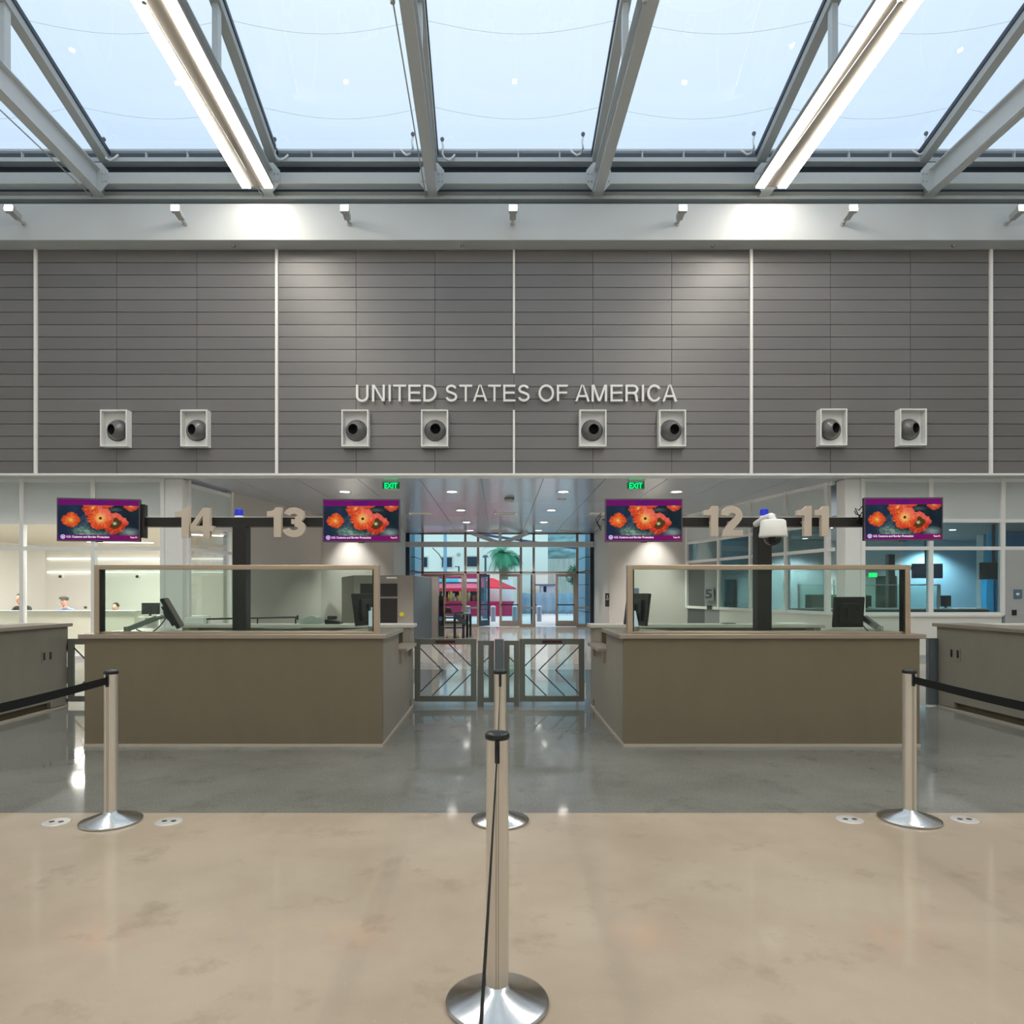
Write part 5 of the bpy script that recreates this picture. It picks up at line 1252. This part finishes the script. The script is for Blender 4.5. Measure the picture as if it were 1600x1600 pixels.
b = MB(); b.lathe([(0, .06), (.09, .05), (.16, .0)], n=20); b.v = [(v[0]+XW(717), YW-.45-v[2]*1.2, v[1]*1+ZW(867)) for v in b.v]
b.cyl((XW(717), YW-.45, ZW(867)), (XW(717), YW-.02, ZW(869)), .03, n=6); tag(b.build('satellite_dish', M_steel), 'small round dish on the white building facade', 'dish')
# food stall with awnings
YT = 44.0; XT = lambda px: PX(px, YT); ZT = lambda py: PZ(py, YT)
T = thing('street_stall', 'magenta street stall with pink awning and colourful goods beyond the glass doors', 'stall', (XT(740), YT, -.02))
M_mag = mat('stall_magenta', srgb(170,30,84), .6); M_pink = mat('awning_pink', srgb(226,96,128), .7); M_red = mat('awning_red', srgb(200,30,60), .7)
b = MB(); b.box(XT(640), XT(802), YT, YT+2.3, -.02, ZT(940)); b.box(XT(640)-.05, XT(802)+.05, YT-.08, YT, ZT(942.5), ZT(939.5)); b.build('counter', M_mag, T)
b = MB(); b.box(XT(640), XT(757), YT+2.1, YT+2.3, ZT(940), ZT(898)); b.build('back_wall', mat('stall_inside', srgb(70,52,62), .7), T)
b = MB(); b.box(XT(640), XT(757), YT+.5, YT+2.3, ZT(900), ZT(896)); b.box(XT(640), XT(757), YT+.52, YT+.6, ZT(904), ZT(896)); b.build('fascia_board', M_mag, T)
b = MB(); b.box(XT(757), XT(800), YT+1.6, YT+1.8, ZT(940), ZT(905)); b.build('side_wall', mat('stall_white', srgb(225,228,232), .6), T)
for px_ in (642, 760, 800):
    b = MB(); b.box(XT(px_)-.06, XT(px_)+.06, YT+.1, YT+.2, ZT(940), ZT(905)); b.build('post', mat('stall_white', srgb(225,228,232), .6), T)
b = MB(); b.box(XT(640), XT(752), YT+.45, YT+.5, ZT(909.5), ZT(904)); b.build('sign_band', mat('stall_white', 0), T)
def awn(x0_, x1_, za_, zb_, m_, dr=1.3, y=YT+.5):
    b = MB(); b.add([(x0_, y, za_), (x1_, y, za_), (x1_, y-dr, zb_), (x0_, y-dr, zb_), (x0_, y, za_-.05), (x1_, y, za_-.05), (x1_, y-dr, zb_-.05), (x0_, y-dr, zb_-.05)], [(0,1,2,3),(7,6,5,4),(0,4,5,1),(1,5,6,2),(2,6,7,3),(3,7,4,0)])
    return b
awn(XT(640), XT(750), ZT(911), ZT(919), M_pink).build('awning', M_pink, T)
b = MB(); b.box(XT(640), XT(750), YT-.86, YT-.8, ZT(924), ZT(919)); b.build('awning_valance', M_red, T)
b = MB(); xa_, xb_ = XT(752), XT(806)
b.add([(xa_, YT+.5, ZT(903)), (XT(770), YT+.5, ZT(903)), (xb_, YT-.8, ZT(919)), (xa_, YT-.8, ZT(917)), (xa_, YT+.5, ZT(905)), (XT(770), YT+.5, ZT(905)), (xb_, YT-.8, ZT(921)), (xa_, YT-.8, ZT(919))], [(0,1,2,3),(7,6,5,4),(0,4,5,1),(1,5,6,2),(2,6,7,3),(3,7,4,0)]); b.build('awning', M_red, T)
cols_ = [(230,190,60),(60,90,60),(230,230,220),(40,50,70),(200,80,60),(120,160,190),(240,220,120),(70,60,60)]
rn = random.Random(3)
for k_ in range(26):
    px_ = 668+k_*3.6; hh_ = rn.uniform(.25, .75); cc_ = cols_[rn.randrange(8)]
    if 748 < px_ < 752: continue
    xx = XT(px_); yy = YT+rn.uniform(.25, .7)
    b = MB(); zz = ZT(940)
    if k_ % 3 == 0: b.lathe([(0, zz), (.07, zz), (.07, zz+hh_*.65), (.03, zz+hh_*.8), (.03, zz+hh_), (0, zz+hh_)], (xx, yy, 0), 10)
    else: b.box(xx-.07, xx+.07, yy-.06, yy+.06, zz, zz+hh_)
    o = b.build('stall_item', mat('goods_%s' % ['yellow','green','white','navy','red','blue','cream','brown'][cols_.index(cc_)], srgb(*cc_), .5))
    tag(o, 'small packet or bottle on the magenta stall counter', 'goods', 'goods on the stall counter')
for k_ in range(5):
    b = MB(); px_ = 686+k_*6.6; b.box(XT(px_)-.11, XT(px_)+.11, YT+.38, YT+.44, ZT(909.5), ZT(904.5)); tag(b.build('menu_sign', mat('cyan_sign', srgb(40,190,215), .4, emit=srgb(40,190,215), es=.3)), 'small cyan menu sign above the pink awning of the stall', 'sign', 'cyan signs above the stall')
# bollards
for px_, lb in ((731, 'leftmost, in front of the stall'), (770.5, 'second, left of the middle door leaf'), (804, 'third, seen through the middle door leaf'), (842.5, 'rightmost, in front of the tarp fence')):
    Y = 36.0; x = PX(px_, Y)
    T = thing('bollard', 'grey steel bollard outside, '+lb, 'bollard', (x, Y, -.02), 'steel bollards outside the doors')
    b = MB(); b.cyl((x, Y, -.02), (x, Y, .72), .13, n=20); b.build('post', mat('bollard_grey', srgb(150,162,176), .35, .4), T)
    b = MB(); b.lathe([(.13, .72), (.135, .74), (.12, .78), (.05, .8), (0, .8)], (x, Y, 0), 20); b.build('cap', mat('bollard_cap', srgb(196,204,210), .35, .4), T)
# lamp posts, pole, dish
x = PX(758.5, 40)
T = thing('lamp_post', 'dark teal lamp post outside in front of the palm tree', 'lamp post', (x, 40, -.02))
b = MB(); b.cyl((x, 40, -.02), (x, 40, PZ(871, 40)), .075, .06, n=12); b.cyl((x, 40, -.02), (x, 40, .12), .2, .16, n=14); b.build('pole', mat('teal_metal', srgb(30,78,90), .4), T)
b = MB(); b.cyl((x, 40, PZ(871, 40)), (x, 40, PZ(867.5, 40)), .2, .12, n=14); b.build('lamp_head', mat('teal_metal', 0), T)
x = PX(717, 46.5)
T = thing('street_lamp', 'small dark square-armed street lamp before the white building', 'lamp post', (x, 50.5, -.02))
x = PX(717, 50.5); b = MB(); b.box(x-.05, x+.05, 50.45, 50.55, -.02, PZ(886, 50.5)); b.build('pole', M_wdk, T); b = MB(); b.box(x-.3, x+.05, 50.42, 50.58, PZ(886, 50.5), PZ(884.8, 50.5)); b.build('lamp_head', M_wdk, T)
x = PX(695.5, 49)
b = MB(); b.cyl((x, 49, -.02), (x, 49, 6.8), .14, .12, n=12); tag(b.build('utility_pole', mat('pole_blue', srgb(128,170,196), .6)), 'pale blue utility pole in front of the white building', 'pole')
b = MB(); b.tube([(PX(676, 49), 48.9, PZ(856, 49)), (PX(686, 49), 48.9, PZ(866, 49)), (x-.16, 48.85, PZ(876, 49))], .035, 6); tag(b.build('guy_wire', M_plastic), 'dark wire slanting down to the pale utility pole', 'wire')
# palm
YP = 49.3; x = PX(787, YP); zc_ = PZ(866, YP)
T = thing('palm_tree', 'green palm tree with drooping fronds in front of the white building', 'tree', (x, YP, -.02))
b = MB(); b.tube([(x, YP, -.02), (x+.05, YP, 1.5), (x-.02, YP, zc_-.9), (x, YP, zc_-.1)], [.3, .26, .34, .42], 14); b.build('trunk', mat('palm_trunk', srgb(96,110,84), .9, bump=.6), T)
M_frond = mat('palm_green', srgb(44,150,112), .6, var=.3)
rn = random.Random(11)
for k_ in range(30):
    az = 2*PI*k_/30*3.0+rn.uniform(-.2, .2); el = rn.uniform(-.5, 1.1); L_ = rn.uniform(1.4, 2.0)
    b = MB(); pts = []; p_ = Vector((x, YP, zc_)); v_ = Vector((math.cos(az)*math.cos(el), math.sin(az)*math.cos(el), math.sin(el)))
    for s_ in range(11):
        pts.append(p_.copy()); p_ = p_+v_*(L_/10); v_ = (v_+Vector((0, 0, -.24))).normalized()
    b.tube(pts, [.03*(1-s_/12) for s_ in range(11)], 5)
    for s_ in range(1, 11):
        d_ = (pts[s_]-pts[s_-1]).normalized(); sd = d_.cross(Vector((0, 0, 1))).normalized()
        for sg in (-1, 1):
            for h_ in (0, .5):
                base = pts[s_-1].lerp(pts[s_], h_); ln = .48*math.sin(PI*min(1, (s_+h_)/12+.12)); tip = base+sd*sg*ln+d_*ln*.5+Vector((0, 0, -.3*ln))
                q_ = d_*.035
                b.add([base-q_, base+q_, tip, base+Vector((0, 0, .012))], [(0, 1, 2), (0, 3, 2), (3, 1, 2)])
    b.build('frond', M_frond, T, fix=False)
# tarp fence
YE = 47.0; XE = lambda px: PX(px, YE); ZE = lambda py: PZ(py, YE)
T = thing('tarp_fence', 'construction fence covered with blue-grey tarp beyond the right door', 'fence', (XE(880), YE, -.02))
b = MB(); N_ = 60; b.smooth = True; vs = []
for j in range(5):
    for i in range(N_+1):
        u_ = i/N_; xx = XE(812)+(XE(960)-XE(812))*u_; vs.append((xx, YE+.06*math.sin(u_*60)+.03*math.sin(u_*143+j), .04+(ZE(927)-.04)*j/4+.03*math.sin(u_*40)*(j == 4)))
b.add(vs, [(j*(N_+1)+i, j*(N_+1)+i+1, (j+1)*(N_+1)+i+1, (j+1)*(N_+1)+i) for j in range(4) for i in range(N_)])
o = b.build('tarp', mat('tarp_blue', srgb(128,156,176), .8, var=.12, scale=2, bump=.3), T, fix=False); sm = o.modifiers.new('t', 'SOLIDIFY'); sm.thickness = .02
for k_ in range(9):
    b = MB(); xx = XE(812)+(XE(960)-XE(812))*k_/8; b.cyl((xx, YE+.14, -.02), (xx, YE+.14, ZE(926)), .03, n=8); b.build('post', M_steel, T)
# shed behind the fence
x0_, x1_ = PX(845, 50), PX(866, 50)
T = thing('small_shed', 'pale grey shed with a sloped roof rising behind the tarp fence', 'shed', ((x0_+x1_)/2, 50.7, -.02))
b = MB(); b.box(x0_, x1_, 50, 51.5, -.02, PZ(915, 50)); b.build('wall', mat('shed_wall', srgb(176,182,196), .7), T)
b = MB(); b.box(x0_-.5, x1_+.1, 49.9, 51.6, PZ(915, 50), PZ(912.6, 50)); b.build('roof', mat('shed_roof', srgb(96,104,140), .6), T)
b = MB(); b.box(x0_+.2, x0_+.4, 49.97, 50.0, PZ(925, 50), PZ(916, 50)); b.build('opening', M_wdk, T)
# hillside with retaining wall
def hill(x, y): return max(0, (y-58))*.36+1.2*vn(x*.12, y*.12)+.5*vn(x*.5, y*.5)+max(0, x-9)*.05
b = MB(); b.smooth = True; vs = []; nx_, ny_ = 60, 40
for j in range(ny_+1):
    for i in range(nx_+1):
        xx = -20+70*i/nx_; yy = 58+70*j/ny_; vs.append((xx, yy, hill(xx, yy)+2.2))
b.add(vs, [(j*(nx_+1)+i, j*(nx_+1)+i+1, (j+1)*(nx_+1)+i+1, (j+1)*(nx_+1)+i) for j in range(ny_) for i in range(nx_)])
o = b.build('hillside', mat('hill_scrub', srgb(104,132,136), .95, 0, .1, var=.45, scale=.5, bump=.8, contrast=.12), fix=False); struct(o)
b = MB(); b.box(PX(856, 56)-3, 40, 56, 58, -.02, PZ(873, 56)); tag(b.build('retaining_wall', mat('ribbed_concrete', srgb(168,172,168), .85, var=.14, stretch=(2, 1, .3), scale=3, contrast=.15)), 'pale ribbed concrete retaining wall below the scrubby hillside', 'wall')
# tree on the right
rn = random.Random(5)
x = PX(903, 49); T = thing('leafy_tree', 'small green tree beyond the tarp fence at the right of the glass doors', 'tree', (x, 49.5, -.02))
b = MB(); b.tube([(x, 49.5, -.02), (x+.1, 49.5, 1.4), (x, 49.5, 2.6)], [.14, .11, .06], 10); b.build('trunk', mat('bark', srgb(90,80,66), .9), T)
b = MB()
for k_ in range(1400):
    a_ = rn.uniform(0, 2*PI); c_ = rn.uniform(-1, 1); r_ = rn.uniform(.45, 1.0)
    p_ = Vector((x+.85*r_*math.sqrt(1-c_*c_)*math.cos(a_)*(.8+.2*math.sin(5*a_)), 49.5+.9*r_*math.sqrt(1-c_*c_)*math.sin(a_), 2.7+.85*r_*c_))
    d1 = Vector((rn.gauss(0, 1), rn.gauss(0, 1), rn.gauss(0, 1))).normalized()*.11; d2 = d1.cross(Vector((rn.gauss(0, 1), rn.gauss(0, 1), 1))).normalized()*.05
    b.add([p_-d1, p_+d2, p_+d1, p_-d2], [(0, 1, 2, 3)])
b.build('foliage', mat('leaf_green', srgb(60,120,96), .7, var=.3), T, fix=False)
# canopy beam outside
b = MB(); b.beam((X(700), 35.5, 4.65), (X(925), 35.5, 3.75), .1, .12); struct(b.build('trim_23', mat('brace_violet', srgb(80,84,130), .5)))
